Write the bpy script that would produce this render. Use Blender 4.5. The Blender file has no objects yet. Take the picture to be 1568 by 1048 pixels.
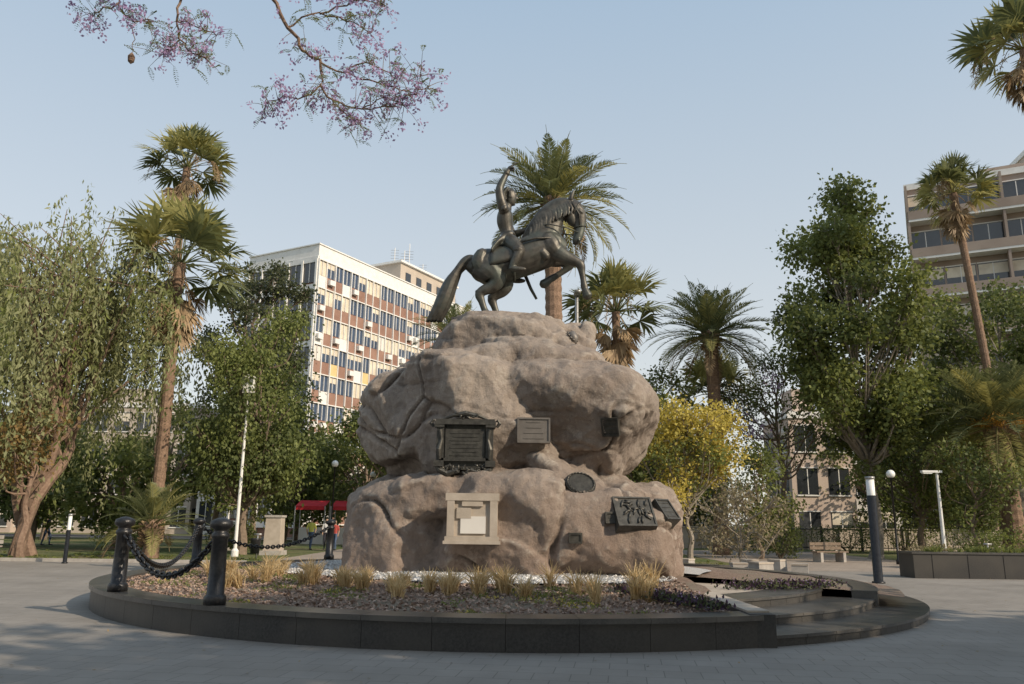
import bpy, math, random, numpy as np
from mathutils import Vector, Matrix, noise
from mathutils.bvhtree import BVHTree
random.seed(7)
sc = bpy.context.scene
R_ = np.random.default_rng
def rad(a): return math.radians(a)

# ---------------------------------------------------------------- mesh helpers
class Q:
    def __init__(s): s.V=[]; s.F=[]; s.M=[]; s.n=0
    def add(s, V, F, mi=0):
        V=np.asarray(V,dtype=np.float64).reshape(-1,3); F=np.asarray(F,dtype=np.int64).reshape(-1,4)
        s.V.append(V); s.F.append(F+s.n); s.M.append(np.full(len(F),mi)); s.n+=len(V)
    def obj(s, name, mats, smooth=False, parent=None):
        me=bpy.data.meshes.new(name)
        V=np.concatenate(s.V); F=np.concatenate(s.F); M=np.concatenate(s.M)
        me.vertices.add(len(V)); me.vertices.foreach_set('co',V.ravel())
        me.loops.add(len(F)*4); me.loops.foreach_set('vertex_index',F.ravel().astype(np.int32))
        me.polygons.add(len(F)); me.polygons.foreach_set('loop_start',np.arange(0,len(F)*4,4,dtype=np.int32))
        for m in mats: me.materials.append(m)
        me.polygons.foreach_set('material_index',M.astype(np.int32))
        me.polygons.foreach_set('use_smooth',np.full(len(F),bool(smooth)))
        me.update(calc_edges=True); me.validate()
        o=bpy.data.objects.new(name,me); sc.collection.objects.link(o)
        if parent: o.parent=parent
        return o
def empty(name):
    e=bpy.data.objects.new(name,None); sc.collection.objects.link(e); return e
BOXF=[(0,3,2,1),(4,5,6,7),(0,1,5,4),(1,2,6,5),(2,3,7,6),(3,0,4,7)]
def box(q,c,h,mi=0,R=None,taper=1.0):
    x,y,z=h
    V=np.array([(-x,-y,-z),(x,-y,-z),(x,y,-z),(-x,y,-z),(-x*taper,-y*taper,z),(x*taper,-y*taper,z),(x*taper,y*taper,z),(-x*taper,y*taper,z)],float)
    if R is not None: V=V@np.asarray(R).T
    q.add(V+np.asarray(c,float),BOXF,mi)
def norm(v): 
    v=np.asarray(v,float); return v/(np.linalg.norm(v,axis=-1,keepdims=True)+1e-9)
def tube(q,pts,rad_,n=7,mi=0,cap=True):
    P=np.asarray(pts,float); k=len(P); r=np.broadcast_to(np.asarray(rad_,float),(k,))
    T=np.gradient(P,axis=0); T=norm(T)
    m=norm(P[-1]-P[0]); ref=np.array([0,0,1.]) if abs(m[2])<.8 else np.array([1.,0,0])
    S=norm(np.cross(T,ref)); N=np.cross(S,T)
    a=np.linspace(0,2*math.pi,n,endpoint=False)
    V=P[:,None,:]+r[:,None,None]*(np.cos(a)[None,:,None]*S[:,None,:]+np.sin(a)[None,:,None]*N[:,None,:])
    i=np.arange(k-1)[:,None]*n; j=np.arange(n)[None,:]; j2=(j+1)%n
    F=np.stack([i+j,i+j2,i+n+j2,i+n+j],-1).reshape(-1,4)
    V=V.reshape(-1,3)
    if cap:
        V=np.vstack([V,P[0],P[-1]]); c0=k*n; c1=c0+1
        ex=[]
        for t in range(0,n,2):
            ex.append((c0,(t+2)%n if t+2<=n else 0,(t+1)%n,t)); ex.append((c1,(k-1)*n+t,(k-1)*n+(t+1)%n,(k-1)*n+(t+2)%n))
        if n%2==0: F=np.vstack([F,ex])
    q.add(V,F,mi)
def catm(P,sub=4):
    P=np.asarray(P,float); k=len(P); out=[]
    for i in range(k-1):
        p0=P[max(i-1,0)];p1=P[i];p2=P[i+1];p3=P[min(i+2,k-1)]
        for t in np.linspace(0,1,sub,endpoint=False):
            out.append(.5*((2*p1)+(-p0+p2)*t+(2*p0-5*p1+4*p2-p3)*t*t+(-p0+3*p1-3*p2+p3)*t**3))
    out.append(P[-1]); return np.array(out)
def leaves(q,C,A,B,mi=0):
    """diamond leaves: C base, A length vector, B half-width vector"""
    n=len(C)
    V=np.stack([C,C+A*.45+B,C+A,C+A*.45-B],1).reshape(-1,3)
    q.add(V,np.arange(n*4).reshape(-1,4),mi)
def rdir(g,n): return norm(g.normal(size=(n,3)))

# ---------------------------------------------------------------- materials
def base_mat(name):
    m=bpy.data.materials.new(name); m.use_nodes=True
    return m,m.node_tree.nodes,m.node_tree.links,m.node_tree.nodes['Principled BSDF']
def mixc(N,L,f,a,b,blend='MIX'):
    x=N.new('ShaderNodeMix'); x.data_type='RGBA'; x.blend_type=blend
    for s,v in ((x.inputs[0],f),(x.inputs[6],a),(x.inputs[7],b)):
        if hasattr(v,'is_output'): L.new(v,s)
        elif isinstance(v,(int,float)): s.default_value=v
        else: s.default_value=(*v,1)
    return x.outputs[2]
def ntex(N,L,scale,detail=5,rough=.6,vec=None):
    t=N.new('ShaderNodeTexNoise'); t.inputs['Scale'].default_value=scale; t.inputs['Detail'].default_value=detail; t.inputs['Roughness'].default_value=rough
    if vec is None:
        c=N.new('ShaderNodeTexCoord'); vec=c.outputs['Object']
    L.new(vec,t.inputs['Vector']); return t.outputs['Fac']
def ramp(N,L,fac,a,b):
    r=N.new('ShaderNodeMapRange'); r.inputs[1].default_value=a; r.inputs[2].default_value=b; L.new(fac,r.inputs[0]); return r.outputs[0]
def nmat(name,c1,c2,scale=3,rough=.8,bump=.0,bscale=20,metal=0,c3=None,s3=.4,spec=.3,bdist=.02):
    m,N,L,b=base_mat(name)
    f=ramp(N,L,ntex(N,L,scale),.32,.68); col=mixc(N,L,f,c1,c2)
    if c3: col=mixc(N,L,ramp(N,L,ntex(N,L,s3,3),.45,.65),col,c3)
    L.new(col,b.inputs['Base Color']); b.inputs['Roughness'].default_value=rough; b.inputs['Metallic'].default_value=metal
    b.inputs['Specular IOR Level'].default_value=spec
    if bump:
        bp=N.new('ShaderNodeBump'); bp.inputs['Strength'].default_value=bump; bp.inputs['Distance'].default_value=bdist
        L.new(ntex(N,L,bscale,8),bp.inputs['Height']); L.new(bp.outputs[0],b.inputs['Normal'])
    return m
def leaf_mat(name,dark,light,trans=.4,ns=.5,rough=.55):
    m,N,L,b=base_mat(name); out=N['Material Output']
    geo=N.new('ShaderNodeNewGeometry'); f=ntex(N,L,ns,2)
    ma=N.new('ShaderNodeMath'); ma.operation='MULTIPLY_ADD'; L.new(geo.outputs['Random Per Island'],ma.inputs[0]); ma.inputs[1].default_value=.5; L.new(f,ma.inputs[2])
    col=mixc(N,L,ramp(N,L,ma.outputs[0],.4,1.05),dark,light)
    L.new(col,b.inputs['Base Color']); b.inputs['Roughness'].default_value=rough; b.inputs['Specular IOR Level'].default_value=.25
    if trans>0:
        tr=N.new('ShaderNodeBsdfTranslucent'); L.new(mixc(N,L,.35,col,(light[0]*1.3,light[1]*1.2,light[2]*.7)),tr.inputs['Color'])
        ms=N.new('ShaderNodeMixShader'); ms.inputs[0].default_value=trans
        L.new(b.outputs[0],ms.inputs[1]); L.new(tr.outputs[0],ms.inputs[2]); L.new(ms.outputs[0],out.inputs[0])
    return m
M={}
M['bark']=nmat('bark',(.16,.12,.09),(.26,.2,.15),9,.95,.8,25)
M['bark_grey']=nmat('bark_grey',(.2,.17,.14),(.32,.28,.23),6,.95,.6,25)
M['bark_red']=nmat('bark_red',(.17,.11,.08),(.27,.19,.14),9,.95,.8,25)
M['palmtrunk']=nmat('palm_trunk',(.15,.1,.07),(.3,.2,.14),14,.95,.9,30)
M['leaf']=leaf_mat('leaf_green',(.062,.082,.028),(.165,.195,.07))
M['leaf_b']=leaf_mat('leaf_bright',(.1,.125,.036),(.245,.275,.09))
M['leaf_d']=leaf_mat('leaf_dark',(.045,.055,.03),(.115,.13,.065))
M['leaf_w']=leaf_mat('leaf_willow',(.18,.195,.085),(.34,.35,.18))
M['leaf_y']=leaf_mat('leaf_yellow',(.36,.3,.06),(.62,.51,.13))
M['leaf_o']=leaf_mat('leaf_rust',(.18,.13,.05),(.33,.22,.09))
M['leaf_s']=leaf_mat('leaf_shrub',(.2,.17,.11),(.34,.29,.19))
M['frond']=leaf_mat('frond_green',(.09,.11,.055),(.22,.24,.115),.3,1.2)
M['frond_y']=leaf_mat('frond_yellowgreen',(.2,.2,.07),(.4,.37,.15),.35,1.2)
M['frond_dead']=leaf_mat('frond_dead',(.22,.15,.09),(.45,.33,.2),.15,1.2)
M['date_stalk']=leaf_mat('date_stalk',(.4,.2,.03),(.6,.34,.06),.1)
M['purple']=leaf_mat('jacaranda_flower',(.34,.22,.46),(.6,.47,.72),.45,2)
M['jleaf']=leaf_mat('jacaranda_leaf',(.1,.13,.05),(.25,.28,.12),.4,2)
M['drygrass']=leaf_mat('dry_grass',(.38,.27,.14),(.68,.53,.31),.35)
M['purpleplant']=leaf_mat('purple_plant',(.03,.016,.03),(.1,.06,.1),.2,3)
M['litter']=leaf_mat('fallen_leaf',(.12,.08,.04),(.36,.26,.12),.1,3)
M['bronze']=nmat('bronze_patina',(.045,.041,.035),(.115,.105,.087),6,.46,.3,40,metal=.5,c3=(.085,.095,.08),s3=1.8,spec=.5,bdist=.01)
M['bronze_d']=nmat('bronze_plaque',(.045,.043,.038),(.1,.095,.082),9,.5,.3,40,metal=.5,spec=.5,bdist=.01)

# rock
m,N,L,b=base_mat('granite_rock')
f1=ramp(N,L,ntex(N,L,.45,8,.6),.35,.65); f2=ntex(N,L,6,8,.75); f3=ramp(N,L,ntex(N,L,45,4),.3,.7)
col=mixc(N,L,f1,(.25,.2,.165),(.36,.305,.255)); col=mixc(N,L,ramp(N,L,f2,.4,.75),col,(.28,.24,.205))
tc=N.new('ShaderNodeTexCoord'); mp=N.new('ShaderNodeMapping'); mp.inputs['Scale'].default_value=(1.6,1.6,.3); L.new(tc.outputs['Object'],mp.inputs[0])
st=ntex(N,L,1.1,10,.76,mp.outputs[0]); col=mixc(N,L,ramp(N,L,st,.48,.7),col,(.16,.13,.108))
st2=ntex(N,L,1.7,12,.8); col=mixc(N,L,ramp(N,L,st2,.55,.68),col,(.42,.375,.32))
st3=ntex(N,L,11,8,.8); col=mixc(N,L,ramp(N,L,st3,.56,.66),col,(.19,.155,.13))
sxr=N.new('ShaderNodeSeparateXYZ'); L.new(tc.outputs['Object'],sxr.inputs[0]); zz=N.new('ShaderNodeMath'); zz.operation='MULTIPLY_ADD'; L.new(st2,zz.inputs[0]); zz.inputs[1].default_value=2.5; L.new(sxr.outputs[2],zz.inputs[2])
col=mixc(N,L,ramp(N,L,zz.outputs[0],4.2,2.4),col,mixc(N,L,.5,col,(.24,.165,.125)))
col=mixc(N,L,f3,col,mixc(N,L,.82,(.12,.09,.08),col))
wn_=N.new('ShaderNodeTexNoise'); wn_.inputs['Scale'].default_value=1.6; wn_.inputs['Detail'].default_value=10; wn_.inputs['Roughness'].default_value=.7; L.new(tc.outputs['Object'],wn_.inputs['Vector'])
va=N.new('ShaderNodeVectorMath'); va.operation='MULTIPLY_ADD'; L.new(wn_.outputs['Color'],va.inputs[0]); va.inputs[1].default_value=(1.6,1.6,1.6); L.new(tc.outputs['Object'],va.inputs[2])
vo=N.new('ShaderNodeTexVoronoi'); vo.feature='DISTANCE_TO_EDGE'; vo.inputs['Scale'].default_value=.5; L.new(va.outputs[0],vo.inputs['Vector'])
cr_=ramp(N,L,vo.outputs['Distance'],0,.009)
msk=ramp(N,L,ntex(N,L,.9,6),.38,.48)
cm=N.new('ShaderNodeMath'); cm.operation='MAXIMUM'; L.new(cr_,cm.inputs[0]); L.new(msk,cm.inputs[1])
col=mixc(N,L,cm.outputs[0],(.14,.11,.092),col)
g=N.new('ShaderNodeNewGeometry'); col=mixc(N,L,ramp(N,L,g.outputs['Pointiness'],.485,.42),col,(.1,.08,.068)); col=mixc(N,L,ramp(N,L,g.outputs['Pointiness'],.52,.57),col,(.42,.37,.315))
L.new(col,b.inputs['Base Color']); b.inputs['Roughness'].default_value=.92; b.inputs['Specular IOR Level'].default_value=.2
bp0=N.new('ShaderNodeBump'); bp0.inputs['Strength'].default_value=.5; bp0.inputs['Distance'].default_value=.02; L.new(cm.outputs[0],bp0.inputs['Height'])
bp=N.new('ShaderNodeBump'); bp.inputs['Strength'].default_value=.85; bp.inputs['Distance'].default_value=.1; L.new(ntex(N,L,2.4,14,.7),bp.inputs['Height']); L.new(bp0.outputs[0],bp.inputs['Normal'])
bp2=N.new('ShaderNodeBump'); bp2.inputs['Strength'].default_value=.6; bp2.inputs['Distance'].default_value=.015; L.new(ntex(N,L,28,8,.75),bp2.inputs['Height']); L.new(bp.outputs[0],bp2.inputs['Normal'])
L.new(bp2.outputs[0],b.inputs['Normal']); M['rock']=m

def brick_mat(name,c1,c2,mort,w,h,ms,rough,scale=1,off=.5,spec=.4,var=(.78,1.12),rot=0):
    m,N,L,b=base_mat(name); tc=N.new('ShaderNodeTexCoord'); br=N.new('ShaderNodeTexBrick')
    mp=N.new('ShaderNodeMapping'); mp.inputs['Rotation'].default_value=(0,0,rot); L.new(tc.outputs['Object'],mp.inputs[0]); L.new(mp.outputs[0],br.inputs['Vector'])
    br.inputs['Color1'].default_value=(*c1,1); br.inputs['Color2'].default_value=(*c2,1); br.inputs['Mortar'].default_value=(*mort,1)
    br.inputs['Scale'].default_value=scale; br.inputs['Brick Width'].default_value=w; br.inputs['Row Height'].default_value=h; br.inputs['Mortar Size'].default_value=ms; br.offset=off
    f=ramp(N,L,ntex(N,L,.5,8,.7),.3,.7); d=mixc(N,L,f,(var[0],)*3,(var[1],)*3); col=mixc(N,L,1.0,br.outputs[0],d,'MULTIPLY')
    st=ramp(N,L,ntex(N,L,2.3,6,.7),.6,.8); col=mixc(N,L,st,col,tuple(x*.75 for x in c1))
    L.new(col,b.inputs['Base Color']); b.inputs['Specular IOR Level'].default_value=spec
    rr=N.new('ShaderNodeMapRange'); L.new(f,rr.inputs[0]); rr.inputs[3].default_value=rough; rr.inputs[4].default_value=rough+.15; L.new(rr.outputs[0],b.inputs['Roughness'])
    bp=N.new('ShaderNodeBump'); bp.inputs['Strength'].default_value=.4; bp.inputs['Distance'].default_value=.003; bp.invert=True
    L.new(br.outputs['Fac'],bp.inputs['Height']); L.new(bp.outputs[0],b.inputs['Normal']); return m
M['paving']=brick_mat('plaza_tiles',(.265,.24,.212),(.285,.26,.232),(.175,.158,.14),.4,.4,.006,.6,rot=rad(8),spec=.25)
M['paving_r']=brick_mat('path_tiles',(.33,.27,.22),(.36,.3,.25),(.18,.16,.14),.4,.4,.008,.7)
M['granite']=nmat('polished_granite',(.045,.043,.041),(.085,.081,.075),40,.28,0,spec=.5,c3=(.11,.1,.088),s3=1.2)
M['granite_r']=nmat('black_granite_rough',(.032,.031,.03),(.06,.057,.054),30,.42,.1,60,c3=(.07,.064,.056),s3=.5)
M['soil']=nmat('bark_mulch',(.16,.11,.085),(.34,.25,.195),14,.95,1,35,c3=(.24,.2,.15),s3=.8,bdist=.05)
M['stone_s']=leaf_mat('mulch_chips',(.16,.105,.08),(.48,.36,.29),.0,4)
M['gravel']=nmat('white_gravel',(.4,.4,.4),(.72,.71,.69),30,.9,1,60,bdist=.04)
M['gravel_s']=leaf_mat('white_pebbles',(.45,.44,.43),(.8,.79,.77),0,4)
M['lawn']=nmat('lawn',(.06,.085,.025),(.14,.17,.06),4,.95,.7,40,c3=(.2,.17,.09),s3=.25,bdist=.05)
M['concrete']=nmat('concrete',(.33,.3,.27),(.45,.42,.38),5,.85,.2,40)
M['plaster']=nmat('light_plaster',(.62,.58,.53),(.72,.69,.64),.6,.85)
M['beige']=nmat('beige_wall',(.4,.34,.28),(.5,.43,.36),.5,.85)
M['brownwall']=nmat('brown_wall',(.3,.235,.195),(.38,.305,.255),.5,.85)
M['pinkwall']=nmat('pink_wall',(.48,.38,.32),(.56,.46,.39),.5,.85)
M['redpanel']=nmat('brown_red_panel',(.24,.135,.1),(.34,.205,.155),.7,.6)
M['cream']=nmat('cream_blind',(.55,.48,.38),(.75,.68,.55),1.1,.7)
M['yellow']=nmat('yellow_panel',(.6,.45,.2),(.7,.54,.28),1,.7)
M['white']=nmat('white_paint',(.7,.68,.65),(.8,.79,.76),2,.6)
def glass(name,c,r=.08): return nmat(name,c,tuple(x*1.6 for x in c),.7,r,spec=.9)
M['glass']=glass('blue_window_glass',(.035,.055,.095))
M['glass_d']=glass('dark_window_glass',(.025,.028,.032))
M['iron']=nmat('black_iron',(.015,.015,.017),(.035,.035,.036),20,.35,.2,60,metal=.4,spec=.5)
M['steel']=nmat('grey_steel',(.3,.3,.3),(.42,.42,.41),10,.4,metal=.5)
M['red']=nmat('red_awning',(.45,.02,.03),(.6,.04,.05),2,.7)
M['asphalt']=nmat('asphalt',(.045,.045,.047),(.07,.07,.07),8,.9,.3,60)
M['lampglass']=nmat('frosted_lamp_glass',(.75,.75,.72),(.85,.85,.82),3,.3)
M['plaque']=nmat('dull_plaque',(.15,.135,.12),(.21,.19,.17),4,.5,metal=.3)
M['palestone']=nmat('pale_stone',(.37,.315,.255),(.48,.415,.345),3,.8,.2,30)

# ---------------------------------------------------------------- camera, sun, sky
cam=bpy.data.cameras.new('camera'); camo=bpy.data.objects.new('camera',cam); sc.collection.objects.link(camo); sc.camera=camo
cam.lens=28.0; cam.sensor_width=36; cam.clip_end=3000; cam.clip_start=.05
camo.matrix_world=Matrix.Translation((0,0,1.6))@Matrix.Rotation(rad(90+12.75),4,'X')@Matrix.Rotation(rad(.7),4,'Z')
EL=31; ts=Vector((.83,-.56,0)).normalized(); ts=Vector((ts.x*math.cos(rad(EL)),ts.y*math.cos(rad(EL)),math.sin(rad(EL))))
sun=bpy.data.lights.new('sun','SUN'); sun.energy=4.2; sun.angle=rad(.6); sun.color=(1,.85,.66)
so=bpy.data.objects.new('sun',sun); sc.collection.objects.link(so); so.rotation_mode='QUATERNION'; so.rotation_quaternion=(-ts).to_track_quat('-Z','Y'); so.location=(30,-15,40)
w=bpy.data.worlds.new('World'); sc.world=w; w.use_nodes=True; wn=w.node_tree.nodes; wl=w.node_tree.links
sky=wn.new('ShaderNodeTexSky'); sky.sky_type='NISHITA'; sky.sun_disc=False; sky.sun_elevation=rad(EL); sky.sun_rotation=math.atan2(ts.x,ts.y)
sky.dust_density=4; sky.air_density=1.0; sky.ozone_density=1.5; sky.altitude=700
# high thin haze over the clear sky, whiter towards the horizon
tc=wn.new('ShaderNodeTexCoord'); sx=wn.new('ShaderNodeSeparateXYZ'); wl.new(tc.outputs['Generated'],sx.inputs[0])
fz=ramp(wn,wl,sx.outputs[2],.02,.6); hz=mixc(wn,wl,fz,(7.2,7.0,6.3),(3.7,4.8,5.9))
col=mixc(wn,wl,.7,sky.outputs[0],hz)
wl.new(col,wn['Background'].inputs[0]); wn['Background'].inputs[1].default_value=.137
sc.view_settings.view_transform='Standard'; sc.view_settings.look='None'; sc.view_settings.exposure=0

# ---------------------------------------------------------------- ground
def sheet(name,x0,x1,y0,y1,z,mat):
    q=Q(); q.add([(x0,y0,z),(x1,y0,z),(x1,y1,z),(x0,y1,z)],[(0,1,2,3)]); return q.obj(name,[mat])
sheet('ground',-900,900,-300,1500,0,M['lawn'])
sheet('plaza_pavement',-60,60,-30,30,.004,M['paving'])
sheet('footpath',-9.5,-4.5,30,66,.005,M['paving_r'])
sheet('footpath',9.5,19,30,52,.005,M['paving_r'])
sheet('sidewalk',-150,150,66,69,.006,M['paving_r'])
sheet('street',-300,300,69,77,.005,M['asphalt'])
q=Q()
for x0,x1 in ((-60,-9.6),(-4.4,9.4),(19.1,60)):
    box(q,((x0+x1)/2,30.1,.06),((x1-x0)/2,.1,.06))
q.obj('lawn_kerb',[M['concrete']])
q=Q(); g=R_(13); n=900; C=np.stack([g.uniform(-16,18,n),g.uniform(4.5,30,n),np.full(n,.012)],1); rr_=np.hypot(C[:,0],C[:,1]-19.2); C=C[rr_>8.8]; n=len(C)
d=norm(g.normal(size=(n,3))*[1,1,.12]); leaves(q,C,d*g.uniform(.03,.07,(n,1)),norm(np.cross(d,[0,0,1.])+g.normal(0,.15,(n,3)))*.014); q.obj('fallen_leaves',[M['litter']])

# ---------------------------------------------------------------- planter ring and steps
CX,CY=0.0,19.2
def pp(r,a,z): return (CX+r*math.sin(a),CY-r*math.cos(a),z)
def sector(q,r0,r1,a0,a1,z0,z1,mi=0,n=48):
    A=np.linspace(a0,a1,n+1); V=[];F=[]
    for a in A:
        V+= [pp(r0,a,z0),pp(r1,a,z0),pp(r1,a,z1),pp(r0,a,z1)]
    for i in range(n):
        b0=i*4;b1=b0+4
        F+=[(b0+1,b1+1,b1+2,b0+2),(b0+2,b1+2,b1+3,b0+3),(b0+3,b1+3,b1,b0)]
    F+=[(0,1,2,3),(n*4+3,n*4+2,n*4+1,n*4)]
    q.add(V,F,mi)
ringe=empty('granite_planter')
q=Q(); a_end=math.asin(3.6/8.65)
def ang0(r): return math.asin(min(1,3.55/r))
aa=np.linspace(rad(130),2*math.pi+a_end,42)
for i in range(41):
    g_=.00035
    sector(q,8.22,8.62,aa[i]+g_,aa[i+1]-g_,0,.35,0,n=4); sector(q,8.12,8.66,aa[i]+g_,aa[i+1]-g_,.352,.42,1,n=4)
aa=np.linspace(rad(62),rad(130),14)
for i in range(13): sector(q,7.35,7.8,aa[i]+.0006,aa[i+1]-.0006,0,.42,1,n=3)
box(q,(3.42,13.0,.215),(.17,1.75,.215),0); box(q,(3.42,13.06,.445),(.15,1.6,.013),2)
q.obj('rim_wall',[M['granite_r'],M['granite'],M['palestone']],parent=ringe)
q=Q()
def step(r0,r1,a1,z0,z1):
    a0=ang0(r1)+.003; nn=max(6,int((a1-a0)/.07)); A=np.linspace(a0,a1,nn+1)
    for i in range(nn):
        sector(q,r0,r1-.03,A[i]+.0005,A[i+1]-.0005,z0,z1-.042,0,3); sector(q,r0,r1,A[i]+.0005,A[i+1]-.0005,z1-.04,z1,1,3)
step(7.0,8.65,rad(130),.0,.15); step(6.2,7.75,rad(61.8),.15,.285); step(6.02,6.85,rad(61.8),.285,.43)
q.obj('granite_steps',[M['granite_r'],M['granite']],parent=ringe)
q=Q(); sector(q,2.5,6.0,rad(36),rad(62),.3,.425,0,20); q.obj('upper_paving',[M['palestone']],parent=ringe)
def zs(r): return .35+.42*max(0,1-r/8.2)
q=Q(); V=[];nr=24;na=150
for i in range(nr+1):
    r=2.2+(8.25-2.2)*i/nr
    for j in range(na+1):
        e=2*math.pi+(ang0(r) if r>4.2 else ang0(4.2)); a=rad(62)+(e-rad(62))*j/na
        V.append(pp(r,a,zs(r)+.035*noise.noise(Vector((r*math.sin(a)*1.5,r*math.cos(a)*1.5,0)))))
F=[(i*(na+1)+j,(i+1)*(na+1)+j,(i+1)*(na+1)+j+1,i*(na+1)+j+1) for i in range(nr) for j in range(na)]
q.add(V,F,0); q.obj('mulch_bed',[M['soil']],True,ringe)
def grr(a): return 4.65+.6*max(0,-math.sin(a))+.2*math.sin(a*3+1)+.25*noise.noise(Vector((a*3,0,5)))
q=Q(); V=[];nr=8
for i in range(nr+1):
    for j in range(na+1):
        a=rad(62)+(2*math.pi+rad(40)-rad(62))*j/na; rm=grr(a); r=2.3+(rm-2.3)*i/nr
        V.append(pp(r,a,zs(r)+.045))
q.add(V,[(i*(na+1)+j,(i+1)*(na+1)+j,(i+1)*(na+1)+j+1,i*(na+1)+j+1) for i in range(nr) for j in range(na)],0)
q.obj('white_gravel_bed',[M['gravel']],True,ringe)
def chips(name,n,r0,r1,s0,s1,mat,lift,seed,edge=False):
    g=R_(seed); q=Q(); r=np.sqrt(g.uniform(r0**2,r1**2,n)); a=g.uniform(rad(200),2*math.pi+rad(50),n)
    x=r*np.sin(a); ok=(x<3.2)|(a<rad(330))
    if edge: ok&=np.array([r[i]<grr(a[i])+.12 for i in range(n)])
    r=r[ok];a=a[ok];n=len(r)
    z=.35+.42*np.clip(1-r/8.2,0,1)+lift
    C=np.stack([CX+r*np.sin(a),CY-r*np.cos(a),z],1); s=g.uniform(s0,s1,n)[:,None]
    u=norm(g.normal(size=(n,3))*[1,1,.35]); v=norm(np.cross(u,rdir(g,n))); w_=np.cross(u,v)
    u=u*s;v=v*s*.6;w_=w_*s*.5
    Vv=np.stack([C-u,C+v,C+u,C-v,C+w_],1).reshape(-1,3); b0=np.arange(n)*5
    F=np.concatenate([np.stack([b0,b0+1,b0+2,b0+4],1),np.stack([b0+2,b0+3,b0,b0+4],1)])
    q.add(Vv,F,0); return q.obj(name,[mat])
chips('mulch_chips',14000,4.6,8.1,.015,.05,M['stone_s'],.03,5).parent=ringe
chips('white_pebbles',9000,3.5,5.8,.015,.04,M['gravel_s'],.06,6,True).parent=ringe
def tuft(q,c,h,n,spread,g,mi=0,w=.006):
    d=norm(np.stack([g.normal(0,spread,n),g.normal(0,spread,n),np.ones(n)],1)); hh=h*g.uniform(.6,1.1,n)[:,None]
    C=np.asarray(c)+g.normal(0,.04,(n,3))*[1,1,0]; side=norm(np.cross(d,rdir(g,n)))*w
    mid=C+d*hh*.6; tip=mid+norm(d*[1.8,1.8,.5])*hh*.45
    V=np.stack([C-side,C+side,mid+side,mid-side,tip+side*.3,tip-side*.3],1).reshape(-1,3); b=np.arange(n)*6
    q.add(V,np.concatenate([np.stack([b,b+1,b+2,b+3],1),np.stack([b+3,b+2,b+4,b+5],1)]),mi)
g=R_(11); q=Q()
for i in range(44):
    a=rad(-80)+i*rad(106)/43+g.normal(0,.02); r=g.choice([5.4,6.5,5.9])+g.normal(0,.22); x=pp(r,a,0)
    if x[0]>3.1: continue
    tuft(q,(x[0],x[1],zs(r)),g.uniform(.28,.52),int(g.integers(50,100)),.25,g,0,.008)
q.obj('fountain_grass',[M['drygrass']])
q=Q()
for i in range(520):
    a=g.uniform(rad(-95),rad(24)); r=g.uniform(5.2,8.05); x=pp(r,a,zs(r)+.02)
    if x[0]>3.1 or noise.noise(Vector((x[0]*.8,x[1]*.8,3)))<.05: continue
    n=26; C=np.asarray(x)+g.normal(0,.08,(n,3))*[1,1,.2]; d=norm(g.normal(size=(n,3))*[1,1,.6]+[0,0,.5])
    leaves(q,C,d*g.uniform(.03,.07,(n,1)),norm(np.cross(d,rdir(g,n)))*.012,0 if i%9 else 1)
q.obj('ground_cover_plants',[M['leaf_b'],M['leaf_y']])
def purple_strip(pts,wid,n,seed):
    g=R_(seed); q=Q(); P=np.asarray(pts,float); t=g.uniform(0,1,n)[:,None]; C=P[0]+(P[1]-P[0])*t+g.normal(0,1,(n,3))*[wid,wid,.0]; C[:,2]+=np.abs(g.normal(0,.05,n))
    d=norm(g.normal(size=(n,3))+[0,0,.8]); h=n//2; leaves(q,C[:h],d[:h]*g.uniform(.05,.1,(h,1)),norm(np.cross(d[:h],rdir(g,h)))*.02,0); leaves(q,C[h:],d[h:]*.07,norm(np.cross(d[h:],rdir(g,n-h)))*.02,2)
    k=n//30; leaves(q,C[:k]+[0,0,.08],d[:k]*.035,norm(np.cross(d[:k],rdir(g,k)))*.013,1); return q.obj('dark_ground_cover',[M['purpleplant'],M['purple'],M['leaf_d']])
purple_strip([(1.9,13.9,.5),(2.9,11.7,.44)],.13,1500,1)
purple_strip([(4.3,15.6,.45),(6.2,16.2,.45)],.2,1600,3)

# ---------------------------------------------------------------- bollards and chain
def lathe(q,c,prof,n=16,mi=0):
    P=np.array([(c[0],c[1],c[2]+z) for r,z in prof],float); k=len(P); a=np.linspace(0,2*math.pi,n,endpoint=False)
    r=np.array([p[0] for p in prof])
    V=P[:,None,:]+r[:,None,None]*np.stack([np.cos(a),np.sin(a),0*a],1)[None]
    i=np.arange(k-1)[:,None]*n; j=np.arange(n)[None,:]; j2=(j+1)%n
    q.add(V.reshape(-1,3),np.stack([i+j,i+j2,i+n+j2,i+n+j],-1).reshape(-1,4),mi)
bl=[(-4.14,11.75),(-6.42,13.65),(-8.2,21.6),(-5.6,25.6)]
for x,y in bl:
    q=Q(); lathe(q,(x,y,.42),[(.0,0),(.155,0),(.155,.1),(.135,.13),(.12,.14),(.105,.9),(.125,.92),(.125,.97),(.1,.985),(.1,1.03),(.15,1.06),(.16,1.1),(.15,1.15),(.06,1.19),(0,1.2)],18)
    q.obj('chain_bollard',[M['iron']],True)
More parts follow.
